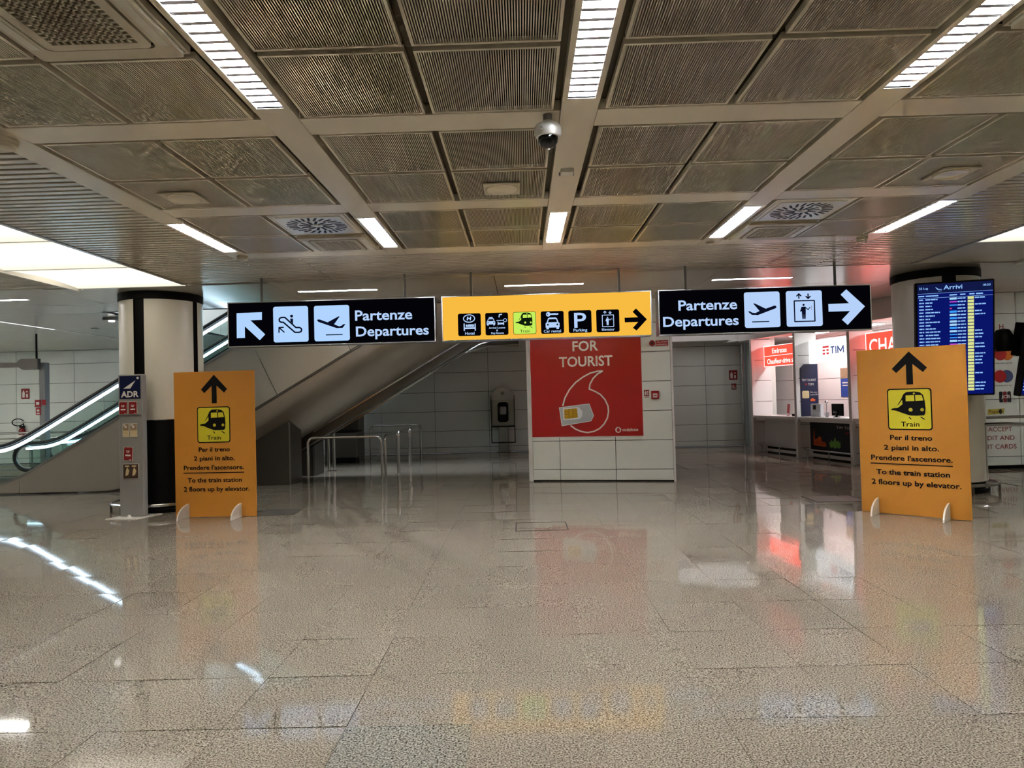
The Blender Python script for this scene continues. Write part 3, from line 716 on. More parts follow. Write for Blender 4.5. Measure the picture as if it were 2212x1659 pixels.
leaflet(-.04, .80, .125, .19, 'red', 'single tilted red leaflet in the third totem row', D(3)); leaflet(.0, .545, .225, .205, 'dark', 'dark photo magazine in the lowest totem row')

# ------------------------------------------------------------------ panel-clad pillar with the red poster
PA = math.atan2(-.5, 2.5); PO = (.17, 12.5, 0)
ZP = [.02, .218, .735, 1.255, 1.776, 2.30, 2.82, CH]
wc = panel_wall('wall_center', [0, .503, 1.51, 2.515], ZP, 0, 'wall_white', None, PA, PO, d=2.2)
MB().add([(-.0, 0, 0), (-.09, .07, 0), (-.09, .2, 0), (0, .2, 0), (-.0, 0, CH), (-.09, .07, CH), (-.09, .2, CH), (0, .2, CH)], [(0, 1, 5, 4), (1, 2, 6, 5), (2, 3, 7, 6), (3, 0, 4, 7), (4, 5, 6, 7), (3, 2, 1, 0)]).build('corner_trim', 'booth_white', wc)
MB().box(2.515, -.004, 0, 2.55, .2, CH).build('corner_trim', 'booth_white', wc)
MB().box(-.09, .2, 0, 0, 2.2, CH).build('side_panel', 'wall_white', wc)
MB().box(0, .012, 0, 2.515, .03, .02).build('plinth', 'black', wc)
t = thing('tourist_poster', 'large red tourist poster with a white speech-mark outline and SIM card', 'poster', PO, PA)
p = MB().box(.002, -.012, .812, 2.006, 0, 2.82).build('sheet', 'red_print', t)
MB().plate(rect(-.006, .802, 2.014, 2.828), -.013, .0, [rect(.002, .812, 2.006, 2.82)]).build('poster_edge', 'white_print', t)
words(p, 'white_print', -.0145, .02, ('FOR', .787, 1.25, 2.362, .184), ('TOURIST', .535, 1.5, 2.083, .185))
mk = MB(); ML = [(1.321,1.986),(1.23,1.983),(1.097,1.954),(.962,1.887),(.825,1.791),(.712,1.669),(.624,1.52),(.578,1.37)]
MR = [(1.321,1.983),(1.229,1.936),(1.144,1.856),(1.088,1.758),(1.069,1.667),(1.17,1.622),(1.268,1.562),(1.347,1.468),(1.397,1.351),(1.404,1.252),(1.379,1.137),(1.318,1.03),(1.233,.949),(1.133,.901),(1.016,.881),(.9,.904),(.801,.948),(.711,1.016)]
stroke(mk, ML, .026, -.0145, -.012); stroke(mk, MR, .026, -.0145, -.012); mk.build('speech_mark', 'white_print', p)
s = MB().plate([(.509,1.347),(1.064,1.406),(1.141,1.183),(1.088,1.084),(.55,1.005)], -.0165, -.012).build('sim_card', 'card_white', p)
MB().plate([(.525,1.335),(1.055,1.393),(1.127,1.183),(1.08,1.096),(.563,1.02)], -.0172, -.0165).build('card_face', 'card_grey', s)
MB().plate([(.576,1.329),(.871,1.347),(.935,1.262),(.925,1.179),(.882,1.13),(.584,1.11)], -.0182, -.0172).build('card_inset', 'card_white', s)
MB().plate([(.604,1.30),(.615,1.311),(.827,1.325),(.84,1.312),(.85,1.165),(.838,1.153),(.618,1.136),(.607,1.147)], -.0192, -.0182).build('chip', 'gold', s)
cl = MB()
for a, b in (((.606,1.22),(.69,1.225)), ((.76,1.23),(.845,1.236)), ((.69,1.14),(.69,1.315)), ((.76,1.147),(.76,1.32)), ((.606,1.265),(.69,1.27)), ((.76,1.275),(.842,1.28))): stroke(cl, [a, b], .006, -.0198, -.0192)
cl.build('chip_lines', 'gold_line', s)
MB().plate(circle(1.566, .922, .053, 24), -.0145, -.012).build('maker_mark', 'white_print', p); words(p, 'white_print', -.0145, .015, ('vodafone', 1.634, 1.916, .896, .06))
MB().plate(circle(1.569, .915, .029, 18), -.016, -.0145).plate([(1.542, .925), (1.555, .955), (1.592, .968), (1.578, .945)], -.016, -.0145).build('maker_mark_inner', 'red_print', p)
def pillar_thing(name, label, cat, s, z, grp=None):
    q = Matrix.Rotation(PA, 4, 'Z') @ Vector((s, -.001, z)); return thing(name, label, cat, (PO[0]+q.x, PO[1]+q.y, z), PA, grp)
t = pillar_thing('fire_alarm', 'red fire alarm sign and bell high on the white pillar', 'fire alarm', 2.33, 2.39)
MB().plate(circle(-.126, .055, .052, 20), -.04, 0).build('bell', 'brown_red', t); MB().plate(circle(-.126, .055, .02, 12), -.045, -.04).build('bell_centre', 'text_dark', t)
MB().box(-.065, -.02, .005, .152, 0, .1).build('sign_plate', 'red_sign', t)
words(t, 'white_print', -.0215, .01, ('ALLARME', -.05, .14, .062, .022), ('INCENDIO', -.05, .14, .02, .022))
t = pillar_thing('safety_sign', 'small red and white safety sign beside the red poster', 'safety sign', 2.083, 1.475, 'safety signs on the pillar')
MB().box(-.047, -.004, 0, .047, 0, .15).build('plate', 'white_print', t); MB().box(-.045, -.006, .04, .045, -.004, .148).build('field', 'brown_red', t)
MB().plate([(-.03, .055), (-.005, .055), (.0, .1), (-.015, .135), (-.032, .1)], -.008, -.006).plate(circle(.02, .11, .014, 10), -.008, -.006).plate(rect(.012, .055, .03, .085), -.008, -.006).build('symbol', 'white_print', t)
MB().box(-.04, -.0055, .012, .04, -.004, .018).box(-.04, -.0055, .026, .04, -.004, .031).build('small_print', 'text_dark', t)
t = pillar_thing('alarm_button', 'red fire call point box beside the safety sign on the pillar', 'call point', 2.23, 1.455, 'safety signs on the pillar')
MB().bbox(-.068, -.05, 0, .068, 0, .145, .008).build('box', 'red_sign', t); MB().plate(rrect(-.04, .03, .04, .1, .012), -.053, -.05).build('window', 'white_print', t)
MB().box(-.03, -.055, .058, .03, -.053, .07).build('print', 'brown_red', t)

# ------------------------------------------------------------------ booth row on the right
BO = Vector((5.86, 17.3)); BDv = Vector((.23188, -.97275)); BN = Vector((.97275, .23188)); BA = math.atan2(BDv.y, BDv.x)
def bw(s, t_, z=0.): p = BO+BDv*s+BN*t_; return (p.x, p.y, z)
SB = [0, 1.768, 3.536, 5.3]
zj = [.0, .234, .76, 1.285, 1.814, 2.331, 2.855, CH]
wr = panel_wall('wall_booth', [-1.9+1.05*k for k in range(7)], zj, 1.75, 'booth_white', None, BA, bw(0, 0))
hd = MB().box(-.6, .0, 2.86, 5.4, .28, CH).build('header_beam', 'booth_white', wr)
MB().box(-1.9, .28, 2.92, 4.4, 1.76, 2.97).build('booth_ceiling', 'booth_white', wr)
for k, s in enumerate(SB):
    pw_ = panel_wall('partition_wall', [.0, .52], zj[:-1]+[2.87], -.031, 'booth_white', None, BA+PI/2, bw(s, 0), th=.02, d=.022)
    pw_['kind'] = 'structure'; pw_.name = 'wall_partition'
    MB().bbox(-.04, -.05, 0, .04, .03, 2.87, .004).build('mullion', 'booth_white', wr, loc=(s, 0, 0))
struct('wall_recess', MB().box(6.42, 17.6, 0, 6.55, 19.6, CH), 'wall_white')
tr = struct('trim_1', MB().box(2.9, 18.9, 2.98, 6.5, 19.5, CH), 'booth_white')
t = thing('chrome_pole', 'shiny vertical metal pole at the corner of the recessed wall', 'pole', (6.30, 19.41, 0)); MB().lathe([(.05, 0), (.05, 2.98)], 18).build('shaft', 'chrome', t, True); MB().lathe([(.075, 0), (.075, .012), (.05, .02)], 18).build('base', 'chrome', t, True)
def counter(k, label, front):
    s0, s1 = SB[k]+.05, SB[k+1]-.05
    t = thing('service_counter', label, 'counter', bw(s0, 0), BA, 'service counters'); W = s1-s0
    MB().bbox(0, -.03, .885, W, .6, .94, .006).build('worktop', 'booth_white', t)
    MB().box(0, .02, .83, W, .3, .885).build('apron', 'booth_white', t)
    p = MB().box(0, .27, .16, W, .3, .83).build('front_panel', front, t)
    MB().box(0, .33, 0, W, .36, .16).build('kick_panel', 'black', t); MB().box(0, .285, .03, W, .32, .1).build('kick_strip', 'booth_white', t)
    MB().tube([(.0, .1, .2), (W, .1, .2)], .02, 10).build('foot_rail', 'chrome', t, True)
    for x in (.12, W/2, W-.12): MB().tube([(x, .1, 0), (x, .1, .2)], .014, 8).build('rail_post', 'chrome', t, True)
    return t, p
counter(0, 'white service counter under the red chauffeur sign', 'booth_white')
t, p = counter(1, 'service counter with a dark printed front under the white sign', 'navy_dark')
c0 = SB[1]+.05
pr = MB(); Z = lambda L: [(a-c0, b) for a, b in L]
pr.plate(Z([(1.93,.29),(1.93,.42),(1.945,.60),(1.955,.68),(1.965,.60),(1.98,.42),(2.06,.45),(2.12,.50),(2.19,.49),(2.2,.40),(2.34,.37),(2.36,.30),(2.30,.28)]), .267, .27); pr.build('arena_print', 'orange_print', p)
ln = MB()
for a, b in (((1.98,.34),(2.33,.33)), ((1.99,.385),(2.3,.37))): stroke(ln, Z([a, b]), .008, .2655, .267)
ln.build('arena_lines', 'navy_dark', p)
MB().plate(Z([(2.47,.29),(2.46,.40),(2.5,.38),(2.53,.45),(2.56,.40),(2.6,.42),(2.645,.51),(2.68,.42),(2.71,.41),(2.74,.45),(2.77,.38),(2.80,.42),(2.81,.29),(2.76,.27),(2.7,.29),(2.64,.26),(2.58,.29),(2.52,.27)]), .267, .27).build('skyline_print', 'green_print', p)
words(p, 'white_print', .2665, .0, ('TIM TOURIST', 2.70-c0, 3.44-c0, .69, .06), ('TIM', 3.09-c0, 3.3-c0, .575, .06))
lr = MB()
for a, b, c, d in ((2.98, .622, 3.06, .635), (2.98, .598, 3.01, .61), (3.03, .598, 3.06, .61), (2.98, .575, 3.01, .587), (3.03, .575, 3.06, .587)): lr.plate(Z(rect(a, b, c, d)), .267, .27)
lr.build('logo_bars', 'red_sign', p)
counter(2, 'service counter under the red exchange sign, hidden behind the orange board', 'booth_white')
def booth_sign(k, label, face, s0, s1, z0, z1):
    t = thing('booth_sign', label, 'lit sign', bw(s0, .3, z0), BA, 'lit signs over the counters')
    MB().bbox(0, 0, 0, s1-s0, .1, z1-z0, .004).build('box', face, t); return t
t = booth_sign(0, 'glowing red two-line sign over the left counter', 'booth_red', .06, 1.72, 2.15, 2.67)
q = stroke(MB(), [(.0, .265), (1.66, .265)], .012, -.003, 0); q.plate(rect(0, 0, 1.66, .52), -.003, 0, [rect(.014, .014, 1.646, .506)]); q.build('border', 'booth_pink', t)
words(t, 'booth_pink', -.0035, .012, ('Emirates', .36, .95, .325, .125), ('Chauffeur-drive services', .14, 1.6, .07, .125))
t = booth_sign(1, 'bright white sign with red bars logo over the middle counter', 'booth_sign_white', 1.83, 3.49, 2.14, 2.665)
for ps in ([[(.735, .325), (.855, .325)], [(.795, .325), (.795, .18)]], [[(.905, .335), (.905, .18)]], [[(.965, .18), (.965, .325), (1.05, .215), (1.135, .325), (1.135, .18)]]):   # the letters T, I, M
    q = MB()
    for p_ in ps: stroke(q, p_, .027, -.004, 0)
    q.build('letter', 'booth_text_blue', t)
q = MB()
for a, b, c, d in ((0, .145, .2, .185), (0, .075, .075, .11), (.125, .075, .2, .11), (0, 0, .075, .04), (.125, 0, .2, .04)): q.plate(rect(.475+a, .175+b, .475+c, .175+d), -.003, 0)
q.build('logo_bars', 'booth_text_red', t)
t = booth_sign(2, 'glowing red exchange sign partly hidden by the right column', 'booth_red', 3.62, 5.25, 2.14, 2.66)
words(t, 'booth_pink', -.0035, .01, ('CHANGE', .1, 1.5, .1, .3)); MB().plate(rect(0, 0, 1.63, .52), -.003, 0, [rect(.014, .014, 1.616, .506)]).build('border', 'booth_pink', t)
for k, nm in enumerate(('left', 'middle', 'right')):
    t = thing('booth_light', 'flat ceiling light inside the %s booth' % nm, 'ceiling light', bw(SB[k]+.88, 1.0, 2.92), BA, 'booth ceiling lights')
    MB().box(-.6, -.15, -.02, .6, .15, 0).build('frame', 'plastic_white', t); MB().box(-.58, -.13, -.024, .58, .13, -.02).build('diffuser', 'booth_lamp', t)
# things in the booths
t = thing('roll_banner', 'navy tourist banner with a cream card on the partition beside the middle counter', 'banner', bw(1.768+.036, .07, .945), BA+PI/2)
b_ = MB().plate([(0, 0), (.45, 0), (.45, 1.19), (.1, 1.19), (0, 1.1)], -.01, 0).build('sheet', 'navy', t)
words(b_, 'white_print', -.0115, .0, ('TIM TOURIST', .03, .4, .8, .055), ('TIM', .19, .33, .7, .055), ('Get your', .24, .42, .53, .035), ('tourist SIM', .24, .43, .475, .035))
MB().plate(rrect(.03, .41, .21, .58, .03), -.012, -.01).build('card_print', 'beige_print', b_); MB().plate([(.24, .34), (.36, .34), (.36, .38), (.29, .41), (.24, .38)], -.012, -.01).build('arena_print', 'orange_print', b_)
MB().plate(rect(.11, .705, .17, .75), -.012, -.01).build('logo_bars', 'brown_red', b_)
t = thing('wall_poster', 'blue and photo poster on the booth back wall', 'poster', bw(1.03, 1.745, 1.35), BA)
MB().box(0, -.006, 0, .5, 0, .45).build('sheet', 'blue_print', t); MB().box(0, -.006, .45, .5, 0, .70).build('picture', 'photo_tan', t)
MB().box(.06, -.008, .33, .4, -.006, .36).box(.06, -.008, .27, .4, -.006, .29).box(.25, -.008, .15, .4, -.006, .2).build('print', 'white_print', t)
t = thing('leaflet_holder', 'leaning red leaflet holder on the left white counter', 'leaflet holder', bw(1.05, .22, .941), BA+D(-18))
MB().plate([(0, 0), (.17, 0), (.25, .28), (.09, .28)], -.008, 0).build('leaflet', 'mc_red', t); MB().plate([(.02, .02), (.16, .02), (.18, .06), (.03, .06)], -.016, -.008).build('pocket', 'card_white', t); MB().box(0, -.02, -.001, .17, .08, .006).build('base', 'card_white', t)
t = thing('card_terminal', 'small black card terminal on the left white counter', 'card terminal', bw(1.42, .25, .941), BA)
MB().bbox(-.11, -.09, 0, .11, .09, .05, .01).build('body', 'black', t); MB().box(-.07, .0, .05, .07, .07, .07).build('display', 'grey_plastic', t)
t = thing('leaflet_stand', 'white leaflet stand on the counter beside the navy banner', 'leaflet stand', bw(2.15, .2, .941), BA)
MB().bbox(-.17, -.02, 0, .17, .06, .29, .005).build('body', 'card_white', t); MB().box(-.08, -.023, .16, .02, -.02, .26).build('picture', 'text_dark', t); MB().box(-.1, -.023, .05, .1, -.02, .06).build('print', 'card_grey', t)
t = thing('clear_cup', 'small white cup on the counter between the leaflet stand and the monitor', 'cup', bw(2.47, .22, .941), BA); MB().lathe([(0, 0), (.04, 0), (.055, .1), (.05, .1), (.037, .008), (0, .008)], 16).build('wall', 'card_white', t, True)
t = thing('monitor', 'black computer monitor on the middle counter, seen from behind', 'monitor', bw(2.72, .3, .941), BA+D(-6))
MB().bbox(-.2, -.02, .03, .2, .02, .29, .008).build('casing', 'black', t); MB().lathe([(0, .0), (.07, 0), (.08, .012), (.025, .02), (.02, .1)], 14, (0, -.03, 0)).build('stand', 'black_gloss', t, True); MB().lathe([(.0, .0), (.05, .012), (.06, .04), (.05, .06), (0, .07)], 12, (.02, -.045, .08)).build('back_bulge', 'black_gloss', t, True)
t = thing('ball_camera', 'small silver ball camera above the middle counter monitor', 'webcam', bw(2.56, .15, .941), BA); MB().tube([(0, 0, 0), (0, 0, .31)], .006, 8).build('stalk', 'aluminium', t, True); MB().lathe([(0, .30), (.025, .31), (.038, .335), (.025, .362), (0, .37)], 14).build('ball', 'chrome', t, True)

# ------------------------------------------------------------------ escalators
def zsk(X): return .17+.5747*.15*math.log1p(math.exp(min(60, (X+9.53)/.15)))
def profile(x0, x1, n=70): return [x0+(x1-x0)*k/n for k in range(n+1)]
def escalator(label):
    t = thing('escalator', label, 'escalator', (0, 0, 0), 0, 'escalators')
    YN, YFAR = 12.4, 13.75
    XL, XH = -12.5, .3
    # side panels with seams square to the slope
    cuts = [XL, -9.3, -6.55, -5.0, -3.63, -2.2, -.8, XH]
    for i in range(len(cuts)-1):
        a, b = cuts[i], cuts[i+1]; sk = .33
        tp = [(x, zsk(x)) for x in profile(a+(.012 if i > 1 else 0), b, 14)]
        if i == 0: bt = [(b, 0.03), (a, 0.03)]
        else:
            low = lambda x: max(.03, zsk(x)-1.345)
            s0 = sk if i > 1 else 0; bt = [(x+.78 if i > 1 else x, low(x+.78) if i > 1 else low(x)) for x in []]
            sh0 = .5 if i > 1 else 0; sh1 = .5
            xa, xb = a+sh0+.012, b+sh1
            bt = [(x, low(x)) for x in reversed(profile(xa, xb, 10))]
        pol = [(x-(0), z) for x, z in tp]+bt
        g = .004
        MB().plate([(x, z) for x, z in pol], YN, YN+.03).build('side_panel', 'steel', t)
    # curved lower cladding under the truss
    cs = [(YN+.01, -1.36), (YN+.02, -1.50), (YN+.08, -1.62), (YN+.2, -1.72), (YN+.5, -1.88), (YN+1.0, -2.04), (YN+1.6, -2.2), (YN+1.6, -1.3)]
    def low_sec(x): return [(x, y, zsk(x)+h) for y, h in cs]
    xs_ = profile(-5.9, XH+.4, 24)
    MB().sweep([low_sec(x) for x in xs_]).build('lower_cladding', 'steel', t, True)
    MB().sweep([[(x, YN+.012, zsk(x)-1.40), (x, YN-.012, zsk(x)-1.395), (x, YN-.012, zsk(x)-1.35), (x, YN+.012, zsk(x)-1.345)] for x in profile(-7.2, XH, 24)]).build('edge_rail', 'steel_dark', t)
    MB().sweep([[(x, YN+1.6, zsk(x)-2.42), (x, YN+1.85, zsk(x)-2.42), (x, YN+1.85, zsk(x)-2.12), (x, YN+1.6, zsk(x)-2.19)] for x in profile(-5.6, XH+.4, 16)]).build('bottom_chord', 'steel_dark', t)
    for dy, dh in ((1.57, -2.20), (1.83, -2.44)): MB().sweep([[(x, YN+dy, zsk(x)+dh-.03), (x, YN+dy+.03, zsk(x)+dh-.03), (x, YN+dy+.03, zsk(x)+dh), (x, YN+dy, zsk(x)+dh)] for x in profile(-5.6, XH+.4, 8)]).build('chord_trim', 'chrome', t)
    MB().sweep([[(x, YFAR, max(.03, zsk(x)-1.3)), (x, YFAR+.04, max(.03, zsk(x)-1.3)), (x, YFAR+.04, zsk(x)), (x, YFAR, zsk(x))] for x in profile(XL, XH, 40)]).build('far_panel', 'steel', t)
    st = MB()
    x = -10.6
    while x < XH:
        z = zsk(x)-.12; st.box(x, YN+.2, z-.2, x+.4, YFAR-.15, z); x += .4
    st.build('steps', 'steel_dark', t); 
    for yy, nm in ((YN+.06, 'near'), (YFAR-.06, 'far')):
        xr = profile(-10.1, XH, 80); nx = -10.08
        def arc(r, cz, a0, a1, n=14): return [(nx+r*math.cos(a0+(a1-a0)*k/n), yy, cz+r*math.sin(a0+(a1-a0)*k/n)) for k in range(n+1)]
        cz = zsk(nx)+.70-.27
        path = arc(.27, cz, PI*1.62, PI*.5)+[(x, yy, zsk(x)+.70) for x in xr[1:]]
        MB().tube(path, .042, 10).build('handrail', 'rubber', t, True)
        path2 = arc(.235, cz, PI*1.6, PI*.5)+[(x, yy, zsk(x)+.645) for x in xr[1:]]
        MB().tube(path2, .018, 8).build('rail_guide', 'aluminium', t, True)
        MB().tube([(x, yy-.012, zsk(x)+.60) for x in xr], .022, 8).build('led_strip', 'led_strip', t, True)
        gx = [-10.05, -8.85, -7.75, -6.65, -5.55, -4.45, -3.35, -2.2]
        for a, b in zip(gx[:-1], gx[1:]):
            pts = profile(a+.006, b-.006, 10)
            MB().plate([(x, zsk(x)+.01) for x in pts]+[(x, zsk(x)+.60) for x in reversed(pts)], yy-.006, yy+.006).build('glass_panel', 'glass', t)
        MB().sweep([[(x, yy-.07, zsk(x)-.02), (x, yy+.07, zsk(x)-.02), (x, yy+.07, zsk(x)+.025), (x, yy-.07, zsk(x)+.025)] for x in profile(XL, XH, 60)]).build('deck_strip', 'aluminium', t, True)
    return t
es = escalator('nearer steel escalator with lit glass balustrade rising behind the left column')
e2 = copy_tree(es); e2['label'] = 'farther steel escalator seen through the glass of the nearer one'; e2.location = (-.75, 3.3, 0)
# supports below
def support(name, label, cat, loc, parts, grp=None):
    t = thing(name, label, cat, loc, 0, grp)
    for nm, mb, m in parts: mb.build(nm, m, t)
    return t
def slope_block(x0, x1, y0, y1, h): return MB().add([(x0, y0, 0), (x1, y0, 0), (x1, y1, 0), (x0, y1, 0), (x0, y0, zsk(x0)+h), (x1, y0, zsk(x1)+h), (x1, y1, zsk(x1)+h), (x0, y1, zsk(x0)+h)], [(3,2,1,0),(4,5,6,7),(0,1,5,4),(1,2,6,5),(2,3,7,6),(3,0,4,7)])
support('escalator_support', 'dark steel-clad support block under the nearer escalator', 'support', (0, 0, 0), [('cladding', slope_block(-6.2, -4.44, 12.87, 13.55, -1.84), 'steel_dark'), ('edge_strip', MB().box(-4.455, 12.86, 0, -4.43, 12.875, 1.2), 'aluminium')])
support('steel_pier', 'dark steel pier behind the support block under the escalator', 'support', (-4.75, 14.7, 0), [('shaft', MB().bbox(-.4, -.35, 0, .33, .3, .95, .01), 'steel_dark'), ('edge_strip', MB().box(.29, -.36, 0, .335, -.345, .95), 'aluminium')])
support('back_pier', 'tall dark pier at the back below the escalators', 'support', (-4.75, 18.2, 0), [('shaft', MB().bbox(-.5, -.3, 0, .42, .3, 1.75, .01), 'steel_dark')])
for x, lb in ((-4.40, 'left-hand of two thin chrome posts under the escalator'), (-4.28, 'right-hand of two thin chrome posts under the escalator')):
    t = thing('chrome_post', lb, 'post', (x, 15.3, 0), 0, 'thin chrome posts'); MB().lathe([(.035, 0), (.035, 1.1)], 12).build('shaft', 'chrome', t, True); MB().lathe([(.05, 0), (.05, .015), (.035, .02)], 12).build('base', 'steel_dark', t, True)
t = thing('steel_cabinet', 'dark low cabinet on a recessed base under the escalator', 'cabinet', (-4.5, 17.35, 0)); MB().bbox(-.3, -.25, .14, .3, .25, .78, .01).build('body', 'steel_dark', t); MB().box(-.25, -.2, 0, .25, .2, .14).build('base', 'black', t); MB().bbox(-.32, -.27, .78, .32, .27, .82, .008).build('lid', 'black', t)

# chrome guard rails
def guard(a, b, label, h=.885):
    a = Vector((*a, 0)); b = Vector((*b, 0)); d = (b-a); L = d.length
    t = thing('guard_rail', label, 'guard rail', a, math.atan2(d.y, d.x), 'chrome guard rails'); r = .11
    pts = [(0, 0, 0), (0, 0, h-r)]+[(r-r*math.cos(k*PI/12), 0, h-r+r*math.sin(k*PI/12)) for k in range(1, 7)]+[(L-r+r*math.sin(k*PI/12), 0, h-r+r*math.cos(k*PI/12)) for k in range(0, 7)]+[(L, 0, 0)]
    MB().tube(pts, .024, 12).build('tube', 'chrome', t, True)
    for x in (0, L): MB().lathe([(.045, 0), (.045, .008), (.026, .012)], 14, (x, 0, 0)).build('floor_flange', 'chrome', t, True)
guard((-4.08, 12.82), (-2.67, 12.78), 'chrome guard rail facing the viewer, nearest the floor of the hall')
guard((-2.64, 12.95), (-2.67, 14.42), 'first chrome guard rail running back from the front one')
guard((-2.67, 14.55), (-2.69, 16.0), 'second chrome guard rail running back, in the middle of the row')
guard((-2.69, 16.15), (-2.74, 18.2), 'third and farthest chrome guard rail running back towards the tiled wall')
guard((-4.12, 18.3), (-2.78, 18.35), 'chrome guard rail across the far end, in front of the tiled wall')

# ------------------------------------------------------------------ pay phone
t = thing('pay_phone', 'silver pay phone with rounded hood on a pedestal against the tiled wall', 'pay phone', (-.555, 19.38, 0))
hood = [(-.33, .74), (.33, .74), (.33, 1.5)]+[(.33*math.cos(a), 1.52+.33*math.sin(a)) for a in [PI*k/14 for k in range(0, 15)]]+[(-.33, 1.5)]
MB().plate(hood, -.02, .06).build('hood_back', 'phone_steel', t)
sd = MB()
for s in (-1, 1): sd.plate([(-.26, 1.52), (-.06, 1.62), (-.02, 1.62), (-.02, .74), (-.1, .74), (-.2, 1.0)], s*.33-.008, s*.33+.008, axis='x')
sd.build('hood_side', 'black', t)
cap = [(-.33, 1.48), (.33, 1.48)]+[(.33*math.cos(a), 1.52+.33*math.sin(a)) for a in [PI*k/14 for k in range(0, 15)]]
MB().plate(cap, -.16, -.02).build('hood_cap', 'phone_steel', t); MB().plate(circle(0, 1.68, .05, 16), -.165, -.16).build('emblem', 'steel_dark', t)
MB().bbox(-.15, -.16, .86, .15, -.02, 1.42, .05).build('phone_body', 'black', t); MB().bbox(-.09, -.18, 1.08, .1, -.15, 1.3, .02).build('keypad', 'grey_plastic', t)
MB().tube([(-.11, -.19, 1.35), (-.13, -.21, 1.25), (-.11, -.19, 1.12)], .025, 8).build('handset', 'black_gloss', t, True)
MB().box(-.34, -.16, .72, .34, .0, .76).build('shelf', 'black', t)
fr_ = MB()
for s in (-.33, .33): fr_.box(s-.012, -.16, .28, s+.012, -.13, .74)
fr_.box(-.34, -.16, .27, .34, -.13, .295); fr_.build('lower_frame', 'black', t)
MB().bbox(-.14, -.1, 0, .14, .06, .74, .02).build('pedestal', 'phone_steel', t); MB().bbox(-.2, -.14, 0, .2, .08, .02, .005).build('foot_plate', 'steel_dark', t)

# safety signs and extinguisher on the back wall, post and hanging sign at the left
def small_sign(x, y, z, w_, h_, label, m='brown_red'):
    t = thing('safety_sign', label, 'safety sign', (x, y, z), 0, 'red safety signs on the walls')
    MB().box(-w_/2, -.006, 0, w_/2, 0, h_).build('plate', m, t)
    MB().plate([(-w_*.35, h_*.15), (-w_*.08, h_*.15), (-w_*.06, h_*.6), (-w_*.2, h_*.88), (-w_*.36, h_*.6)], -.008, -.006).plate(rect(w_*.1, h_*.15, w_*.32, h_*.5), -.008, -.006).plate(circle(w_*.2, h_*.7, w_*.1, 8), -.008, -.006).build('symbol', 'white_print', t)
small_sign(6.05, 19.49, 1.89, .23, .27, 'larger red safety sign in the recess beside the chrome pole'); small_sign(6.06, 19.49, 1.61, .13, .17, 'small red square sign below the larger one in the recess')
small_sign(-14.4, 19.49, 1.88, .24, .3, 'red extinguisher sign on the far left wall')
t = thing('fire_extinguisher', 'red fire extinguisher with looped black hose on the far left wall', 'fire extinguisher', (-14.45, 19.40, .55))
MB().lathe([(0, 0), (.08, 0), (.085, .03), (.085, .42), (.06, .48), (.03, .5), (0, .5)], 18).build('cylinder', 'brown_red', t, True); MB().box(-.06, -.02, .5, .08, .02, .56).build('valve', 'black', t)
MB().tube([(.05, 0, .53)]+[(-.1+.17*math.cos(a), -.02, .66+.1*math.sin(a)) for a in [PI*1.9-PI*1.8*k/16 for k in range(17)]], .014, 8).build('hose', 'black', t, True); MB().box(-.03, .07, .2, .03, .1, .4).build('wall_bracket', 'steel_dark', t); MB().box(-.08, -.088, .2, .08, -.08, .3).build('data_label', 'white_print', t)
t = thing('metal_post', 'grey metal post in front of the far left wall carrying a red sign', 'post', (-10.83, 15.25, 0)); MB().bbox(-.065, -.08, 0, .065, .08, 2.62, .006).build('shaft', 'grey_plastic', t)
MB().box(-.16, -.09, 1.62, -.02, -.08, 1.78).box(.0, -.09, 1.66, .09, -.08, 1.78).box(-.14, -.09, 1.44, -.03, -.08, 1.6).build('red_label', 'red_sign', t); MB().plate(circle(-.085, 1.54, .03, 10), -.093, -.09).plate(rect(-.12, 1.46, -.05, 1.49), -.093, -.09).plate(rect(-.13, 1.67, -.06, 1.73), -.093, -.09).build('label_symbol', 'white_print', t)
t = thing('hanging_sign', 'dark hanging sign seen edge-on at the far left, above the escalator foot', 'sign', (-10.85, 15.1, 2.42))
MB().plate([(-1.02, .10), (-1.02, .22), (-.40, .20), (-.36, .26), (-.30, .28), (.06, .28), (.06, .04), (-.28, .04), (-.36, .09), (-.40, .10)], -.12, -.02).build('box', 'steel_dark', t); MB().tube([(0, -.06, .28), (0, -.06, CH-2.42)], .02, 8).build('rod', 'black', t, True)
def barrier(x0, x1, y, z, label, low=True):
    t = thing('barrier_rail', label, 'barrier', (x0, y, 0), 0, 'chrome barrier rails'); W = x1-x0
    MB().tube([(0, 0, z), (W, 0, z)], .026, 10).build('top_tube', 'chrome', t, True)
    if low: MB().tube([(0, 0, z-.14), (W, 0, z-.14)], .018, 8).build('lower_tube', 'chrome', t, True)
    for u in ((0, .33, .67, 1) if low else (.02, .5, 1)): MB().tube([(W*u, 0, 0), (W*u, 0, z)], .022, 8).build('post', 'aluminium', t, True)
barrier(-14.3, -9.9, 17.6, .96, 'chrome barrier rail behind the escalators at the far left')
barrier(6.95, 10.8, 11.4, 1.01, 'farther chrome barrier rail before the card stickers', False); barrier(6.62, 10.6, 9.98, .975, 'nearer chrome barrier rail at the right edge, beside the orange board', False)

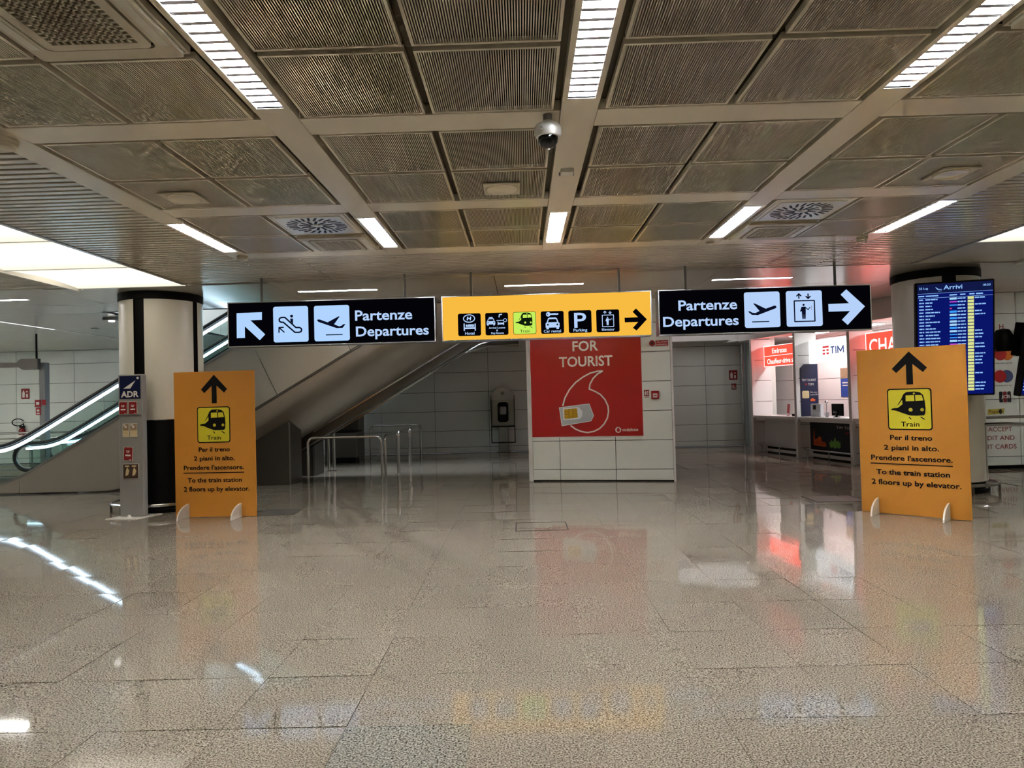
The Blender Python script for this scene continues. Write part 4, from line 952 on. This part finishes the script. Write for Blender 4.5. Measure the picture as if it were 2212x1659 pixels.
# ------------------------------------------------------------------ exchange office wall with card stickers, arrivals screens
we = panel_wall('wall_exchange', [7.4, 9.155, 10.3, 11.45, 13.2], [.06, .225, 1.28, 2.07, 2.86, CH], 12.65, 'wall_white')
MB().box(7.4, 12.69, 0, 13.2, 12.75, .06).build('plinth', 'black', we)
def sticker(name, label, x, z, polys, cat='sticker', y=12.649):
    t = thing(name, label, cat, (x, y, z), 0, 'card stickers on the exchange wall')
    for nm, mb, m in polys: mb.move(0, 0, 0).build(nm, m, t, recalc=(nm != 'lettering'))
    return t
e = -.003
t = sticker('wall_lettering', 'red lettering about accepted cards on the white exchange wall', 8.75, .25, [], 'lettering'); words(t, 'text_red', e, .004, ('WE ACCEPT', -.40, .25, .44, .085), ('CREDIT AND', -.43, .29, .28, .085), ('DEBIT CARDS', -.43, .32, .12, .085))
def two(name, label, x, z, m1, m2, word):
    q = MB(); text(q, word, -.1, .2, -.18, .035, e, 0)
    sticker(name, label, x, z, [('left_disc', MB().plate(circle(0, 0, .115, 24), e, 0), m1), ('right_disc', MB().plate(circle(.125, 0, .115, 24), e+.001, 0), m2), ('lettering', q, 'text_dark')])
two('card_sticker', 'card sticker with red and orange discs', 8.84, 2.11, 'mc_red', 'mc_orange', 'mastercard'); two('card_sticker', 'card sticker with red and blue discs', 8.82, 1.70, 'mc_red', 'mc_blue', 'maestro')
bars = [MB().plate(rrect(.0, 0, .065, .2, .02), e, 0), MB().plate(rrect(.075, 0, .14, .2, .02), e, 0), MB().plate(rrect(.15, 0, .215, .2, .02), e, 0)]
q = MB(); text(q, 'JCB', .035, .2, .08, .055, e-.001, .02)
sticker('card_sticker', 'dark three-bar card sticker below the red and blue discs', 8.79, 1.22, [('bar', bars[0], 'navy_dark'), ('bar', bars[1], 'brown_red'), ('bar', bars[2], 'text_dark'), ('lettering', q, 'white_print')])
q = MB(); text(q, 'Pago', .02, .19, .03, .06, e-.001, .01)
sticker('card_sticker', 'small yellow payment sticker with a dark diamond', 8.57, 1.0, [('field', MB().plate([(0, 0), (.29, .01), (.31, .11), (0, .1)], e, 0), 'pago_yellow'), ('diamond', MB().plate([(.23, .0), (.27, .055), (.23, .11), (.19, .055)], e-.001, e), 'text_dark'), ('lettering', q, 'gold_line')])
q = MB(); text(q, 'H', -.04, .04, 0, .1, e, .01); sticker('wall_letter', 'single red letter high on the exchange wall beside the arrivals screen', 8.88, 2.57, [('lettering', q, 'text_red')], 'lettering')
def screen(label, loc, rz, rx, W=.96, H=1.58):
    t = thing('arrivals_screen', label, 'display screen', loc, rz, 'flight screens on the right column', rx)
    MB().bbox(-W/2, 0, 0, W/2, .09, H, .012).build('casing', 'black', t)
    MB().bbox(-.16, .09, H*.35, .16, .26, H*.65, .01).build('bracket', 'black', t)
    s = MB().box(-W/2+.025, -.003, .025, W/2-.025, 0, H-.025).build('screen', 'screen', t)
    U = lambda u: -W/2+.025+(W-.05)*u
    V = lambda v: .025+(H-.05)*v
    Y = -.0045
    hb = MB().plate(rect(U(0), V(.918), U(1), V(1)), Y+.0008, -.003).build('header_band', 'screen_band', s)
    tx = MB(); words(s, 'screen_text', Y, .015, ('Arrivi', U(.35), U(.6), V(.945), .062), ('22 Lug', U(.02), U(.14), V(.955), .028), ('18:20', U(.87), U(.97), V(.958), .028))
    tx.plate([(U(.24), V(.968)), (U(.25), V(.968)), (U(.285), V(.952)), (U(.325), V(.95)), (U(.33), V(.945)), (U(.27), V(.946))], Y, -.003); tx.plate(rect(U(.275), V(.932), U(.33), V(.935)), Y, -.003)
    tx.plate(rect(U(0), V(.914), U(1), V(.9165)), Y, -.003).plate(rect(U(0), V(.874), U(1), V(.8765)), Y, -.003)
    for a, b in ((.01, .09), (.11, .28), (.43, .53), (.57, .64), (.69, .76), (.78, .87)): tx.plate(rect(U(a), V(.888), U(b), V(.899)), Y, -.003)
    R = random.Random(5); yl = MB(); lg = {'screen_blue': MB(), 'screen_magenta': MB(), 'screen_ice': MB(), 'screen_pink': MB()}
    order = ['screen_ice', 'screen_magenta', 'screen_blue', 'screen_pink', 'screen_blue', 'screen_ice', 'screen_blue', 'screen_ice', 'screen_ice', 'screen_blue', 'screen_ice', 'screen_blue', 'screen_blue']
    for k in range(29):
        v = .86-.0292*k; h = .0055
        def dashes(a, b):
            x = a
            while x < b-.01:
                wd = min(R.uniform(.03, .07), b-x); tx.plate(rect(U(x), V(v-h), U(x+wd), V(v+h)), Y, -.003); x += wd+.008
        dashes(.02, .085); dashes(.105, .105+R.uniform(.06, .2)); dashes(.535, .645)
        if R.random() < .75: dashes(.765, .765+R.uniform(.09, .15))
        nm = order[k % 13]; hh = .009 if nm in ('screen_ice', 'screen_blue') and k not in (2, 11, 12) else .005
        lg[nm].plate(rect(U(.43), V(v-hh), U(.525 if nm != 'screen_pink' else .46), V(v+hh)), Y, -.003)
        yl.plate(rect(U(.67), V(v-.0115), U(.752), V(v+.0115)), Y, -.003)
    tx.build('screen_text', 'screen_text', s, recalc=False)['kind'] = 'stuff'; yl.build('terminal_boxes', 'screen_yellow', s)['kind'] = 'stuff'
    for nm, m_ in lg.items(): m_.build('airline_marks', nm, s)['kind'] = 'stuff'
    return t
screen('large blue arrivals screen on the right column, behind the orange board', (5.99, 9.48, 1.41), D(-14), D(5))
screen('second blue flight screen cut off by the right edge of the picture', (7.24, 9.80, 1.38), D(42), D(9))
t = thing('screen_arm', 'black swivel arm holding the second screen on the right column', 'bracket', (6.80, 9.66, 2.14)); MB().lathe([(0, -.12), (.09, -.12), (.12, -.05), (.12, .1), (.08, .18), (0, .2)], 18).build('knuckle', 'black', t, True); MB().bbox(-.12, -.04, -.04, .2, .04, .08, .01).build('arm', 'black', t)

# ------------------------------------------------------------------ floor hatches
def hatch(x0, y0, x1, y1, label, m):
    t = thing('floor_hatch', label, 'floor hatch', ((x0+x1)/2, (y0+y1)/2, 0), 0, 'floor hatches'); a, b = (x1-x0)/2, (y1-y0)/2
    MB().plate(rect(-a, -b, a, b), .0, .003, [rect(-a+.013, -b+.013, a-.013, b-.013)], axis='z').build('frame', 'ceiling_dark', t)
    if m: MB().box(-a+.008, -b+.008, 0, a-.008, b-.008, .002).build('cover', m, t)
    else:
        MB().box(-a+.06, -.02, 0, -a+.12, .02, .0025).box(a-.12, -.02, 0, a-.06, .02, .0025).build('lifting_point', 'steel_dark', t)
hatch(-.12, 7.9, .5, 8.42, 'tiled floor hatch with a thin metal frame in the middle of the floor', None)
hatch(4.02, 9.42, 4.7, 9.98, 'dark floor hatch behind the right orange board', 'hatch'); hatch(-3.85, 9.4, -3.22, 9.95, 'dark floor hatch beside the left orange board', 'hatch')
